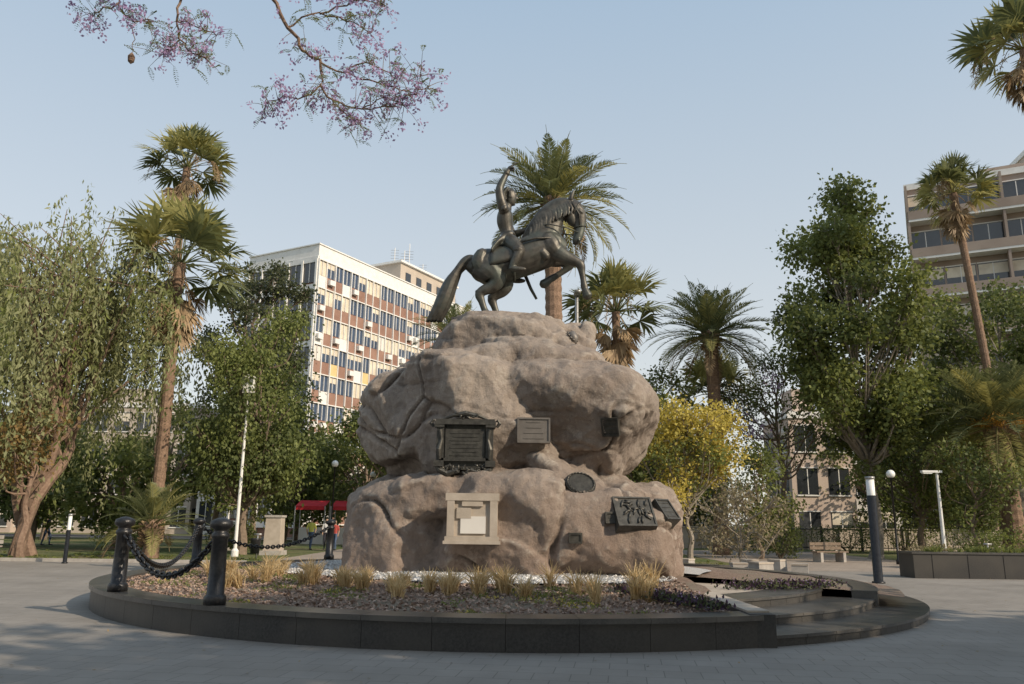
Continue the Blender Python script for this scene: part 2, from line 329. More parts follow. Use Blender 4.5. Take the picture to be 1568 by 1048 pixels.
def chain(p0,p1,sag,n):
    q=Q(); p0=np.array(p0);p1=np.array(p1); t=np.linspace(0,1,n+1); P=p0+(p1-p0)*t[:,None]; P[:,2]-=sag*4*t*(1-t)
    for i in range(n):
        c=(P[i]+P[i+1])/2; d=norm(P[i+1]-P[i]); s=norm(np.cross(d,[0,0,1])); u=np.cross(s,d)
        if i%2: s,u=u,s
        Ln=np.linalg.norm(P[i+1]-P[i])*.72; a=np.linspace(0,2*math.pi,13)
        pts=np.array([c+d*Ln*math.cos(x)+s*.045*math.sin(x) for x in a]); 
        T=norm(np.roll(pts[:-1],-1,0)-np.roll(pts[:-1],1,0)); k=12; m_=6; bb=np.linspace(0,2*math.pi,m_,endpoint=False)
        O=norm(np.cross(T,np.cross(d,s))); W=np.cross(T,O)
        V=pts[:-1][:,None,:]+.019*(np.cos(bb)[None,:,None]*O[:,None,:]+np.sin(bb)[None,:,None]*W[:,None,:])
        ii=np.arange(k)[:,None]; jj=np.arange(m_)[None,:]; i2=(ii+1)%k; j2=(jj+1)%m_
        q.add(V.reshape(-1,3),np.stack([ii*m_+jj,ii*m_+j2,i2*m_+j2,i2*m_+jj],-1).reshape(-1,4),0)
    q.obj('iron_chain',[M['iron']],True)
chain((bl[0][0],bl[0][1],1.42),(bl[1][0],bl[1][1],1.42),.68,34)
chain((bl[1][0],bl[1][1],1.42),(bl[2][0],bl[2][1],1.42),.8,80)
chain((bl[2][0],bl[2][1],1.42),(bl[3][0],bl[3][1],1.42),.6,48)

# ---------------------------------------------------------------- solid from lofts with voxel remesh
def loft(pts,n=14,sub=4):
    P=catm(pts,sub); X=P[:,:3]; lo=.3 if P[:,3].max()>1 else .002; rv=np.maximum(P[:,3],lo); rl=np.maximum(P[:,4],lo)
    T=norm(np.gradient(X,axis=0)); S=np.tile(np.array([0,1.,0]),(len(X),1))
    par=np.abs(T[:,1])>.93
    S[par]=(1,0,0)
    S=norm(S-(S*T).sum(1,keepdims=True)*T); Nn=np.cross(T,S)
    a=np.linspace(0,2*math.pi,n,endpoint=False)
    e0=X[0]-T[0]*min(rv[0],rl[0])*.7; e1=X[-1]+T[-1]*min(rv[-1],rl[-1])*.7
    X=np.vstack([e0,X,e1]); rv=np.r_[rv[0]*.45,rv,rv[-1]*.45]; rl=np.r_[rl[0]*.45,rl,rl[-1]*.45]; S=np.vstack([S[:1],S,S[-1:]]); Nn=np.vstack([Nn[:1],Nn,Nn[-1:]])
    V=X[:,None,:]+rv[:,None,None]*np.cos(a)[None,:,None]*Nn[:,None,:]+rl[:,None,None]*np.sin(a)[None,:,None]*S[:,None,:]
    k=len(X); F=[]
    for i in range(k-1):
        for j in range(n): F.append((i*n+j,i*n+(j+1)%n,(i+1)*n+(j+1)%n,(i+1)*n+j))
    F.append(tuple(range(n))[::-1]); F.append(tuple((k-1)*n+j for j in range(n)))
    return V.reshape(-1,3),F
def solid(name,parts,voxel,mats,smooth=2,parent=None,fac=.5):
    V=[];F=[];n=0
    for v,f in parts:
        V+=[tuple(x) for x in v]; F+=[tuple(i+n for i in t) for t in f]; n+=len(v)
    me=bpy.data.meshes.new(name+'_src'); me.from_pydata(V,[],F); me.update()
    o=bpy.data.objects.new(name,me); sc.collection.objects.link(o)
    rm=o.modifiers.new('r','REMESH'); rm.mode='VOXEL'; rm.voxel_size=voxel
    if smooth: s=o.modifiers.new('s','SMOOTH'); s.iterations=smooth; s.factor=fac
    dg=bpy.context.evaluated_depsgraph_get(); me2=bpy.data.meshes.new_from_object(o.evaluated_get(dg))
    o.modifiers.clear(); o.data=me2; me2.name=name; me2.materials.clear()
    for m_ in mats: me2.materials.append(m_)
    me2.polygons.foreach_set('use_smooth',np.ones(len(me2.polygons),bool)); me2.update()
    if parent: o.parent=parent
    return o

# ---------------------------------------------------------------- rock pedestal
def sq(c,h,rz=0,p=3.0,ry=0,seed=0,npl=14):
    nu,nv=64,40; V=[];F=[]; g=R_(seed+500)
    Rm=np.array((Matrix.Rotation(rad(rz),3,'Z')@Matrix.Rotation(rad(ry),3,'Y')))
    PN=rdir(g,npl); PN[:,2]*=.8; PN=norm(PN); PO=((np.abs(PN)**p).sum(1)**(-1/p))*g.uniform(.76,.93,npl)
    for i in range(nv+1):
        th=math.pi*i/nv
        for j in range(nu):
            ph=2*math.pi*j/nu; d=np.array([math.sin(th)*math.cos(ph),math.sin(th)*math.sin(ph),math.cos(th)])
            s=(abs(d[0])**p+abs(d[1])**p+abs(d[2])**p)**(-1/p)
            s*=1+.06*noise.noise(Vector(d*1.1)+Vector((seed*7.1,0,0)))
            P=d*s
            for k in range(npl):
                t=P@PN[k]-PO[k]
                if t>0: P=P-PN[k]*t*.96
            V.append(Rm@(P*np.array(h))+np.array(c))
    for i in range(nv):
        for j in range(nu): F.append((i*nu+j,(i+1)*nu+j,(i+1)*nu+(j+1)%nu,i*nu+(j+1)%nu))
    return np.array(V),F
B=[((0.0,19.5,1.2),(3.55,3.1,1.35),0,4,0),
 ((-2.05,18.3,1.1),(1.75,2.5,1.4),5,4.5,0),((-.25,17.95,1.15),(1.6,2.35,1.5),0,5,0),((1.7,18.1,1.1),(1.85,2.5,1.35),-8,4,0),
 ((1.6,17.9,2.0),(1.8,1.8,.9),-6,3.2,19),((2.95,18.5,1.1),(.95,2.2,1.4),-10,4,0),((-.9,18.3,2.1),(2.4,2.05,.7),0,3.8,-4),
 ((-.1,19.4,3.2),(2.75,2.3,1.9),0,4,0),
 ((-2.15,18.9,4.0),(1.4,2.15,1.05),6,3.4,-9),((-.75,18.2,3.7),(1.7,1.9,1.6),2,5,0),
 ((1.4,18.4,3.85),(1.9,2.15,1.25),-8,3.8,5),((2.2,18.9,4.2),(1.15,1.9,.9),-14,3.4,12),
 ((-.5,19.0,4.75),(2.5,2.1,.85),0,3.2,-9),((.95,18.95,4.7),(2.1,2.05,1.0),-4,3.0,15),
 ((.05,19.2,5.6),(1.85,1.8,1.0),0,4.0,1),((1.3,19.0,5.65),(.8,1.0,.78),0,2.8,0),((-.9,18.9,5.5),(.95,1.3,.75),8,3.4,-5)]
rock=empty('rock_pedestal')
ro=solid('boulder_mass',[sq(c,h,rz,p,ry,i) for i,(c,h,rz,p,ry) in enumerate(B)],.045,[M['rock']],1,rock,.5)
me=ro.data; n=len(me.vertices); co=np.empty(n*3); me.vertices.foreach_get('co',co); co=co.reshape(-1,3)
nm=np.array([v.normal for v in me.vertices]); out=co.copy()
for i in range(n):
    p=Vector(co[i])
    d=.09*noise.noise(p*.6+Vector((3,1,2)))+.05*noise.noise(p*1.5)
    d+=.075*(noise.ridged_multi_fractal(p*1.0,1.0,2.1,4,1.0,2.0)-.9)
    d+=.03*noise.fractal(p*4.0,.8,2.1,4)
    # weathering steps: shallow ledges
    lz=p.z*1.4+.8*noise.noise(p*.5)+.25*noise.noise(p*1.7); fr=lz-math.floor(lz); d-=.045*math.exp(-(min(fr,1-fr)/.06)**2)*max(0,min(1,.4+2*noise.noise(p*.45+Vector((1,5,9)))))
    q1=p+Vector((noise.noise(p*.7),noise.noise(p*.7+Vector((9,0,0))),noise.noise(p*.7+Vector((0,9,0)))))*1.2
    vd=noise.voronoi(Vector((q1.x*.34+1.3,q1.y*.34,q1.z*.55)))[0]; e=vd[1]-vd[0]
    d-=.12*math.exp(-(e/.045)**2)*max(0,min(1,.5+2.5*noise.noise(p*.5+Vector((7,7,7)))))
    out[i]+=nm[i]*d
out[:,2]=np.where(out[:,2]>6.42,6.42+(out[:,2]-6.42)*.15,out[:,2])
me.vertices.foreach_set('co',out.ravel()); me.update()
bv=BVHTree.FromPolygons([tuple(v) for v in out],[tuple(p.vertices) for p in me.polygons])
def hit(x,z):
    r=bv.ray_cast(Vector((x,5,z)),Vector((0,1,0))); return (r[0].y if r[0] else 17.0),(r[1] if r[0] else Vector((0,-1,0)))
def place(o,x,z,follow=True,proud=.04,w=.3,h=.3):
    ys=[];ns=Vector((0,0,0))
    for dx in (-w*.4,0,w*.4):
        for dz in (-h*.4,0,h*.4):
            y,nn=hit(x+dx,z+dz); ys.append(y); ns+=nn
    y0=min(ys) if not follow else sorted(ys)[3]; ns.normalize()
    if follow:
        up=Vector((0,0,1)); yb=-ns; xa=yb.cross(up).normalized(); za=xa.cross(yb)
        Rm=Matrix((xa,yb,za)).transposed().to_4x4()
        o.matrix_world=Matrix.Translation(Vector((x,y0,z))+ns*proud)@Rm
    else: o.matrix_world=Matrix.Translation((x,y0-proud,z))
    o.parent=rock
def plain_plaque(name,w,h,mat,lines=5,mat2=None):
    q=Q(); box(q,(0,.12,0),(w/2,.14,h/2),0); bw=.018
    for s in (-1,1): box(q,(0,-.03,s*(h/2-bw)),(w/2-.004,.012,bw),1); box(q,(s*(w/2-bw),-.03,0),(bw,.012,h/2-bw*2-.002),1)
    g=R_(int(w*1000)); 
    for i in range(lines):
        z=h*.32-i*h*.64/max(lines-1,1); box(q,(0,-.024,z),(w*g.uniform(.2,.38),.006,h*.018),1)
    return q.obj(name,[mat,mat2 or mat])
bd=M['bronze_d']
o=plain_plaque('stone_plaque',.68,.52,M['plaque'],4); place(o,.47,3.45,False,.02,.68,.56)
o=plain_plaque('small_plaque',.26,.2,bd,2); place(o,1.25,1.32,False,.02,.2,.2)
o=plain_plaque('side_plaque',.36,.4,bd,4); place(o,2.05,3.55,True,.02,.3,.3)
o=plain_plaque('slanted_plaque',.3,.22,bd,3); place(o,1.98,1.7,True,.02,.3,.2)
o=plain_plaque('relief_plate',.78,.68,bd,0)
q=Q(); g=R_(4)
for i in range(26):
    c=(g.uniform(-.28,.28),-.03,g.uniform(-.23,.23)); d=norm(g.normal(size=3)*[1,.1,1])*.09; tube(q,[np.array(c)-d,c,np.array(c)+d],[.012,.03,.01],6)
o2=q.obj('relief_figures',[bd],True,o); place(o,2.4,1.8,True,.03,.7,.6)
o=plain_plaque('right_plate',.42,.5,bd,4); place(o,3.08,1.85,True,.03,.4,.4)
q=Q(); 
for rr,yy in ((.32,0),(.25,-.012)): 
    a=np.linspace(0,2*math.pi,24,endpoint=False); V=[(rr*math.cos(x)*.95,yy,rr*math.sin(x)) for x in a]+[(rr*math.cos(x)*.95,yy+.14,rr*math.sin(x)) for x in a]+[(0,yy,0)]
    F=[(i,(i+1)%24,24+(i+1)%24,24+i) for i in range(24)]+[(48,i,(i+1)%24,(i+2)%24) for i in range(0,24,2)]; q.add(V,F,0)
for i in range(24):
    a=i*math.pi/12; c=np.array([.28*math.cos(a)*.95,-.02,.28*math.sin(a)]); d=np.array([-math.sin(a)*.95,0,math.cos(a)])*.035; tube(q,[c-d,c,c+d],[.008,.02,.006],6)
o=q.obj('round_wreath_plaque',[bd],False); place(o,1.4,2.35,True,.04,.5,.5)
q=Q(); tube(q,[(0,.06,-.16),(0,.0,-.05),(0,.0,.08),(0,.04,.15)],[.04,.1,.11,.05],12)
for s in (-1,1):
    for k in range(5):
        a=rad(-60+k*35); c=np.array([s*.12*math.cos(a),.0,.14*math.sin(a)]); tube(q,[c,c+[s*.03,0,.05]],[.026,.01],6)
o=q.obj('coat_of_arms',[M['plaque']],True); place(o,1.38,5.72,True,.02,.2,.2)
q=Q(); W,H=.97,.95
box(q,(0,.15,0),(W/2,.15,H/2),0)
for s in (-1,1):
    box(q,(0,-.02,s*(H/2-.07)),(W/2+.03,.045,.07),0); box(q,(s*(W/2-.075),-.02,0),(.07,.04,H/2-.142),0)
box(q,(0,-.025,H/2-.2),(.2,.025,.045),0); box(q,(-.16,-.02,.1),(.14,.022,.1),0)
box(q,(.02,-.018,-.12),(.24,.02,.16),1); box(q,(-.12,-.016,.05),(.07,.016,.12),1)
box(q,(0,-.018,-H/2+.03),(W/2+.06,.07,.03),0)
o=q.obj('framed_stone_panel',[M['palestone'],M['plaster']]); place(o,-.72,1.66,False,.0,.9,.9)
q=Q()
box(q,(0,.15,0),(.56,.17,.5),0); box(q,(0,-.05,.02),(.4,.03,.3),1)
for s in (-1,1):
    box(q,(s*.5,-.04,.0),(.075,.07,.36),0); box(q,(s*.52,-.05,.4),(.1,.1,.05),0); box(q,(s*.52,-.05,-.38),(.1,.09,.06),0)
    tube(q,[(s*.5,-.12,-.3),(s*.52,-.13,-.1),(s*.47,-.12,.1),(s*.5,-.12,.3)],[.03,.055,.03,.045],8)
    tube(q,[(s*.64,-.06,.36),(s*.7,-.06,.44),(s*.66,-.06,.5),(s*.58,-.06,.46)],[.03,.04,.035,.02],8)
    tube(q,[(s*.6,-.04,-.36),(s*.5,-.05,-.5),(s*.34,-.05,-.58),(s*.12,-.05,-.5)],[.04,.07,.07,.06],8)
box(q,(0,-.06,.44),(.62,.1,.035),0); box(q,(0,-.04,.5),(.6,.06,.022),0); box(q,(0,-.05,-.3),(.5,.06,.03),0)
tube(q,[(-.45,-.05,.52),(-.25,-.06,.6),(0,-.06,.64),(.25,-.06,.6),(.45,-.05,.52)],[.02,.04,.06,.04,.02],8)
g=R_(9)
for i in range(60):
    x=g.uniform(-.5,.5); z=-.42-.1*(1-abs(x)*1.4)+g.normal(0,.045) if i<44 else .6+g.normal(0,.03); c=np.array([x if i<44 else x*.5,-.09,z]); d=norm(g.normal(size=3)*[1,.3,1])*.05
    tube(q,[c-d,c,c+d],[.008,.026,.006],6)
for i in range(7): box(q,(0,-.084,.24-i*.075),(.3-.06*(i%2),.006,.012),0)
o=q.obj('bronze_relief_tablet',[bd,bd]); place(o,-.93,3.12,False,.03,1.1,1.0)

# ---------------------------------------------------------------- equestrian statue
stat=empty('equestrian_statue')
def K(V):
    V=np.asarray(V,float); return np.stack([(V[:,0]-117)*.0166,19.2+V[:,1]*.0168,6.45+V[:,2]*.0175],1)
def LP(pts,n=14,sub=4):
    pts=[tuple(p)+((p[3],) if len(p)==4 else ()) for p in pts]; v,f=loft(pts,n,sub); return K(v),f
H=[]
H.append(LP([(54,0,80,10,12),(62,0,80,20,19),(74,0,82,26,23),(90,0,83,26,24),(110,0,87,25,24),(132,0,95,26.5,24),(152,0,105,29,23),(172,0,113,28,20),(188,0,113,19,15)],20))
H.append(LP([(158,0,118,30,16),(165,0,137,27,14),(172,0,154,23,12),(181,0,167,19,10.5),(192,0,175,15.5,9.5),(203,0,174,13,8.5)],18))
H.append(LP([(199,0,177,9,8),(209,0,173,13,9.6),(216,0,164,13,9.2),(219,0,152,10.5,7.2),(219,0,140,8,6),(217,0,131,7.6,6.2),(214,0,124,6.8,5.8),(212,0,120,5,4.6)],14))
H.append(LP([(203,0,168,9.5,9.2),(206,0,158,9.5,9),(210,0,149,6,6)]))
for s in (-1,1):
    H.append(LP([(205,s*5,185,3.6,3),(207,s*6,193,3.2,2.2),(211,s*6,200,1.2,.8)],8))
    H.append(LP([(217,s*5.5,124,2.2,1.8),(218,s*6,121,1.5,1.2)],6)); H.append(LP([(218,s*8.2,168,2.4,2),(222,s*8,164,2,1.7)],6))
def hind(y,dx,hk):
    return [LP([(70+dx*.3,y*.8,84,24,13),(82+dx*.5,y,74,22,14),(92+dx*.7,y,61,16,11),(88+dx*.8,y,50,10.5,8),(hk+4,y,42,7.6,6),(hk,y,36,7.4,5.4),(hk+3,y,27,5.4,4.4),(hk+7,y,16,4.9,4.2),(hk+10,y,10,5.8,5),(hk+14,y,6,5,4.8)]),
            LP([(hk+12,y,7,5.6,5.4),(hk+14,y,2,7.6,6.6),(hk+15,y,-2,8.2,7)],10), LP([(hk+1,y,38,3.4,3.4),(hk-5,y,41,3,3)],8)]
H+=hind(-12,0,68); H+=hind(12,16,86)
H.append(LP([(176,-9,108,17,10),(187,-12,99,12.5,9),(202,-13,91,9.4,7),(214,-13,86,7.2,6),(219,-13,81,7,6),(221,-13,70,5,4.4),(223,-13,58,4.6,4),(224,-13,51,5.6,4.8),(225,-13,46,4.8,4.2)]))
H.append(LP([(225,-13,46,5.2,5),(227,-13,41,6.6,6),(229,-13,36,7.6,6.6)],10))
H.append(LP([(172,9,104,16,10),(181,12,98,12,9),(193,13,96,8.6,7),(203,13,96,7,6),(206,13,91,6.8,6),(198,13,83,5,4.4),(186,13,75,4.6,4),(178,13,70,5.4,4.6),(173,13,68,4.8,4.2)]))
H.append(LP([(174,13,68,5.2,5),(169,13,64,6.4,5.8),(163,13,60,7.2,6.4)],10))
g=R_(21)
for i in range(13):
    a=i*2*math.pi/13; ox=5.6*math.cos(a); oy=5.4*math.sin(a); k=g.uniform(.85,1.15)
    H.append(LP([(60,oy*.4,92+ox*.3,5,5),(49,oy*.7,91+ox*.6,5.4,5.4),(36+ox*.5,oy,79+ox,5.6,5.6),(24+ox,oy*1.5,58,5.6,5.6),(15+ox*1.5,oy*1.8,34,5,5),(7+ox*1.6*k,oy*1.5,15,4,4),(-1+ox*1.9*k,oy,2-2*k,1.8,1.8)],8))
for i in range(17):
    t=i/16; x=145+t*54; z=143+ (t**.7)*45-5*t*t; 
    for s in (-1,1):
        H.append(LP([(x+1,s*2,z+1,2.8,2.8),(x-1+4*t,s*8.6,z-5,2.5,2.2),(x-1+7*t+g.normal(0,1),s*11.6,z-14,2.2,1.9),(x-3+9*t+g.normal(0,1.5),s*13,z-24,1,1)],8))
H.append(LP([(204,0,186,4,4),(213,0,184,3.4,3.4),(221,-2,176,2.6,2.6),(224,-2,169,1.2,1.2)],8))
for s in (-1,1):
    H.append(LP([(166,s*15,124,11,6),(175,s*17,110,13,6.5),(184,s*14,99,8,6)],10)); H.append(LP([(70,s*14,98,9,9),(66,s*16,84,12,9),(72,s*14,70,10,8)],10))
    H.append(LP([(160,s*17,100,7,6),(168,s*17,92,6,5)],10))
solid('horse',H,.018,[M['bronze']],2,stat)
Rr=[]
Rr.append(LP([(110,0,114,11,13),(109,0,124,11.5,13),(107,0,136,10,11.5),(104,0,150,12.5,15),(104,0,162,12,16),(105,0,170,8,10),(107,0,175,5.2,5.4),(108,0,180,4.6,4.6)],16))
Rr.append(LP([(109,0,178,5,5),(111,0,182,8.6,7),(112,0,189,9.6,7.8),(111,0,196,9.2,7.6),(110,0,201,5.8,5.4)],14))
Rr.append(LP([(120,0,192,1.5,1.5),(123,0,187,2.2,1.8)],6)); Rr.append(LP([(119,-3.5,194,1.4,3.2),(119,3.5,194,1.4,3.2)],6)); Rr.append(LP([(119,0,183,1.8,2.8),(119.8,0,182,1.6,2.4)],6)); Rr.append(LP([(117,0,178.5,3,3.4),(118,0,178,2.2,2.6)],6))
for s in (-1,1): Rr.append(LP([(110,s*7.4,191,2.2,1.4),(110.5,s*7.6,187,1.7,1.2)],6)); Rr.append(LP([(111,s*7,196,4,2.4),(112.5,s*7.2,187,2.4,1.4)],6))
for i in range(7): 
    a=rad(-75+25*i); Rr.append(LP([(107,7.2*math.sin(a),201,3.4,3.4),(101.5-1.5*math.cos(a),8*math.sin(a),193,3.4,3),(102.5,6.6*math.sin(a),183,2.4,2.4)],8))
Rr.append(LP([(106,0,170,8,8.5),(107,0,176,7,7.2)],12))
Rr.append(LP([(103,-12,163,8.4,8.4),(99,-17,172,7.8,7.6),(96,-19,184,6.8,6.6),(95,-19,194,6.2,6),(99,-18,206,5.6,5.4),(104,-17,217,4.4,4.2),(106,-17,221,3.6,3.2)]))
Rr.append(LP([(105,-17,218.5,5.2,5.2),(106,-17,221.5,5.2,5.2)],10))
Rr.append(LP([(106,-17,221,3,2.4),(110,-17,227,4,2.4),(112,-17,230,3.4,2.2)],10))
Rr.append(LP([(112,-17,231,1.6,1.6),(118,-17,235,1.5,1.5),(124,-17,238,1.1,1.1)],8,2))
for k,y in enumerate((-15,-18.6,-20.2)):
    Rr.append(LP([(112,y,229-k*.6,1.5,1.5),(116.5,y,229.5-k,1.4,1.4),(117,y,226-k,1.3,1.3),(113.5,y,225-k*.6,1.2,1.2)],8,2))
Rr.append(LP([(107,-14.5,224.5,1.6,1.6),(110.5,-13.2,228,1.5,1.5),(115,-14,230.5,1.2,1.2)],8,2))
Rr.append(LP([(104,12,163,8.4,8.4),(108,17,154,7.6,7.4),(113,19,144,6.5,6.3),(117,18,139,6,5.8),(126,13,139,5.3,5.1),(134,8,141,4,3.7),(140,5,142,3.8,2.8)]))
for k in range(4):
    z=145-k*2.2; Rr.append(LP([(140,4,z,1.4,1.4),(144.4,3.6,z,1.3,1.3),(144.8,1.2,z-.4,1.2,1.2),(141.6,.8,z-.4,1.1,1.1)],8,2))
Rr.append(LP([(137,4,146,1.5,1.5),(141,2.0,147.4,1.4,1.4),(143.8,1.4,146.6,1.1,1.1)],8,2))
for s in (-1,1):
    Rr.append(LP([(103,s*12,168,4,4.6),(103,s*18,167,5.6,4.8),(102,s*21,163,4.4,4)],10))
    Rr.append(LP([(109,s*6,120,11.5,10),(114,s*15,114,12,9.6),(121,s*22,106,10,8.6),(126,s*25,99,8.4,7.8),(123,s*26.5,90,7.4,6.8),(118,s*27,80,5.8,5.6),(116,s*27,73,5,4.8)]))
    Rr.append(LP([(125,s*25,100,9.8,9),(124,s*25.6,96,9,8.2)],12))
    Rr.append(LP([(114,s*27,72,5,4.8),(121,s*28,70.5,4.6,4.6),(129,s*28.5,70,3.9,4),(135,s*29,70,2.4,3)],10))
    Rr.append(LP([(104,s*6,124,7,9),(94,s*13,114,5,10),(87,s*17,104,3.4,9),(84,s*20,97,2,8)],12))
Rr.append(LP([(109,0,128,12.2,13.8),(108.4,0,131,11.8,13.2)],14))
Rr.append(LP([(92,0,110,5,18),(104,0,113,5,17),(120,0,116,5,15),(132,0,121,6,10)],14)); Rr.append(LP([(90,0,112,4,15),(88,0,117,3,13)],10))
solid('rider',Rr,.016,[M['bronze']],1,stat)
q=Q()
def kt(pts,r,n=6): tube(q,K(pts),r,n)
def hoop(cx,cz,rx,ry,tilt,wdt,r=.022):
    a=np.linspace(0,2*math.pi,25); pts=[(cx+math.cos(x)*rx*math.sin(tilt),ry*math.sin(x),cz+rx*math.cos(x)*math.cos(tilt)) for x in a]; kt(pts,r,6)
hoop(219,144,9,7,rad(80),1); hoop(213,170,15,10,rad(30),1)
for s in (-1,1):
    kt([(218,s*7.2,144),(218,s*9.8,160),(206,s*10.4,180)],.018)
    kt([(216,s*6.6,134),(198,s*14,138),(172,s*17,142),(142,s*4,143)],.016)
    kt([(124,s*27,98),(122,s*30,86),(121,s*30,76)],.018); kt([(115,s*28,67),(121,s*30,76),(128,s*28,67),(115,s*28,67)],.018)
kt([(128,-24,112),(150,-24.5,118),(172,-21,120),(192,-10,112),(199,0,108),(192,10,112),(172,21,120),(150,24.5,118),(128,24,112)],.03)
kt([(116,-24.5,98),(117,-24.5,82),(119,-14,67),(120,0,62),(119,14,67),(117,24.5,82),(116,24.5,98)],.035)
kt([(124,29,112),(134,29,84),(145,28,58),(154,27,42)],[.035,.05,.045,.035]); kt([(124,29,112),(120,29,122),(114,29,128)],.03)
kt([(122,23,114),(126,29,112),(122,35,112)],.025)
q.obj('tack_and_sabre',[M['bronze']],True,stat)
q=Q(); V=[];na_=22;nx=8
for i in range(nx+1):
    x=86+i*5.9; cz=84+ (x-90)*.24; rv=26.2; 
    for j in range(na_+1):
        a=rad(-105)+rad(210)*j/na_; fl=1.0+.04*abs(math.sin(a)); V.append((x-4*(abs(a)/2),math.sin(a)*25.6*fl,cz+math.cos(a)*rv*fl))
q.add(K(V),[(i*(na_+1)+j,(i+1)*(na_+1)+j,(i+1)*(na_+1)+j+1,i*(na_+1)+j+1) for i in range(nx) for j in range(na_)])
o=q.obj('saddle_cloth',[M['bronze']],True,stat); md=o.modifiers.new('t','SOLIDIFY'); md.thickness=.03
q=Q(); box(q,K([(88,0,-3.5)])[0],(1.0,.5,.05),0); q.obj('statue_base_plate',[M['bronze']],parent=stat)

# ---------------------------------------------------------------- trees
def trunk_pts(base,top,g,bend=.3,k=7):
    t=np.linspace(0,1,k)[:,None]; P=np.asarray(base)+(np.asarray(top)-np.asarray(base))*t
    P[1:-1,:2]+=g.normal(0,bend,(k-2,2))*.5; return P
def tree(name,x,y,H,r,zlow,K_=55,nl=260,ls=.2,tr=.25,mats=('bark','leaf','leaf_b'),seed=0,clr=1.1,flat=.8,droop=.2,lean=(0,0),z0=0,alt=.35,shape=1.0,off=(0,0)):
    g=R_(seed+100); q=Q(); zc=(H+zlow)/2; rz=(H-zlow)/2
    fork=np.array([x+lean[0]*.5,y+lean[1]*.5,zlow*.75+.12*H]); top=np.array([x+lean[0],y+lean[1],H-rz*.35])
    tp=catm(np.vstack([trunk_pts((x,y,z0-.1),fork,g,.15,5),trunk_pts(fork,top,g,.5,4)[1:]]),3); kk=len(tp)
    rr=tr*(1-np.linspace(0,1,kk)*.85); rr[0]*=1.5; rr[1]*=1.15; tube(q,tp,rr,8,0)
    cen=[]
    while len(cen)<K_:
        d=rdir(g,1)[0]*g.uniform(.2,1)**.5
        if shape!=1.0: d[:2]*= (1-(d[2]+1)/2)**(shape-1) if d[2]<1 else 1
        c=np.array([x+lean[0]+off[0]+d[0]*r,y+lean[1]+off[1]+d[1]*r,zc+d[2]*rz])
        if noise.noise(Vector(c*.35)+Vector((seed,0,0)))<-.22: continue
        cen.append(c)
    for i,c in enumerate(cen):
        hh=np.clip((c[2]-fork[2])/(top[2]-fork[2])-.25,0,.9); s=tp[int(kk*.5+hh*(kk*.5-1))]
        mid=(s+c)/2+g.normal(0,.25,3)+[0,0,-.1*np.linalg.norm(c-s)]
        br=catm([s,mid,c],3); b0=tr*.3*(1-hh*.5); tube(q,br,np.linspace(b0,.02,len(br)),5,0,False)
        for _ in range(3):
            e=c+rdir(g,1)[0]*clr*.7; tube(q,[mid*.4+c*.6,(c+e)/2,e],[.03,.02,.008],4,0,False)
        rc=clr*g.uniform(.5,1.3); n=int(nl*(rc/clr)**1.6)
        d=rdir(g,n); u=g.uniform(0,1,(n,1))**.5; bump=1+.45*np.sin(d[:,:1]*6+i)*np.cos(d[:,1:2]*5+i*2)
        P=c+d*u*rc*bump*[1,1,flat]+g.normal(0,.12,(n,3))
        a=norm(d*.5+rdir(g,n)*.8+[0,0,-droop]); b=norm(np.cross(a,norm(rdir(g,n)+[0,0,.0])))
        s_=ls*g.uniform(.6,1.3,(n,1)); mi=1 if g.uniform()>alt else 2
        leaves(q,P,a*s_,b*s_*.36,mi)
    return q.obj(name,[M[m_] for m_ in mats])
def willow(name,x,y,H,r,seed,mats=('bark_red','leaf_w','leaf_b'),ns=420,zl=5,ls=.16,maxl=6.5,trunks=3,tr=.28):
    g=R_(seed); q=Q(); ends=[]
    for k in range(trunks):
        a=g.uniform(0,6.28); e=np.array([x+r*.4*math.cos(a),y+r*.4*math.sin(a),H*.74]); P=catm(trunk_pts((x+g.normal(0,.5),y+g.normal(0,.5),-.1),e,g,.8,6),3); tube(q,P,np.linspace(tr,tr*.25,len(P)),7,0)
        for i in range(26):
            s=P[int(g.uniform(.35,.98)*len(P))]; a=g.uniform(0,6.28); rr=r*g.uniform(.1,1)**.6; z=zl+(H-zl)*math.sqrt(max(0,1-(rr/r)**2*.8))*g.uniform(.7,.97)
            e2=np.array([x+rr*math.cos(a),y+rr*math.sin(a),z]); m_=(s+e2)/2+[0,0,.5]; B_=catm([s,m_,e2],5); tube(q,B_,np.linspace(.08,.012,len(B_)),5,0,False); ends+=list(B_[4:]); ends+=[B_[-1]]*3
    ends=np.array(ends)
    for i in range(ns):
        e_=ends[g.integers(len(ends))]; s=e_+g.normal(0,.4,3)+[0,0,.2]; L_=min(g.uniform(.25,1)*maxl,s[2]-1.2); n=int(L_/.085)
        if n<4: continue
        t=np.linspace(0,1,n)[:,None]; out=norm(np.array([s[0]-x,s[1]-y,0])+g.normal(0,.5,3)*[1,1,0]); P=s+out*(1-np.exp(-t*4))*.6+np.array([0,0,1])*(.25*np.sin(np.minimum(t*8,3.14)))-np.array([0,0,1])*t*L_+g.normal(0,.09,(n,3))
        a=norm(g.normal(0,.5,(n,3))+[0,0,-1]); b=norm(np.cross(a,rdir(g,n))); sz=ls*g.uniform(.7,1.5,(n,1)); leaves(q,P,a*sz*1.4,b*sz*.22,1 if g.uniform()>.15 else 2)
    return q.obj(name,[M[m_] for m_ in mats])
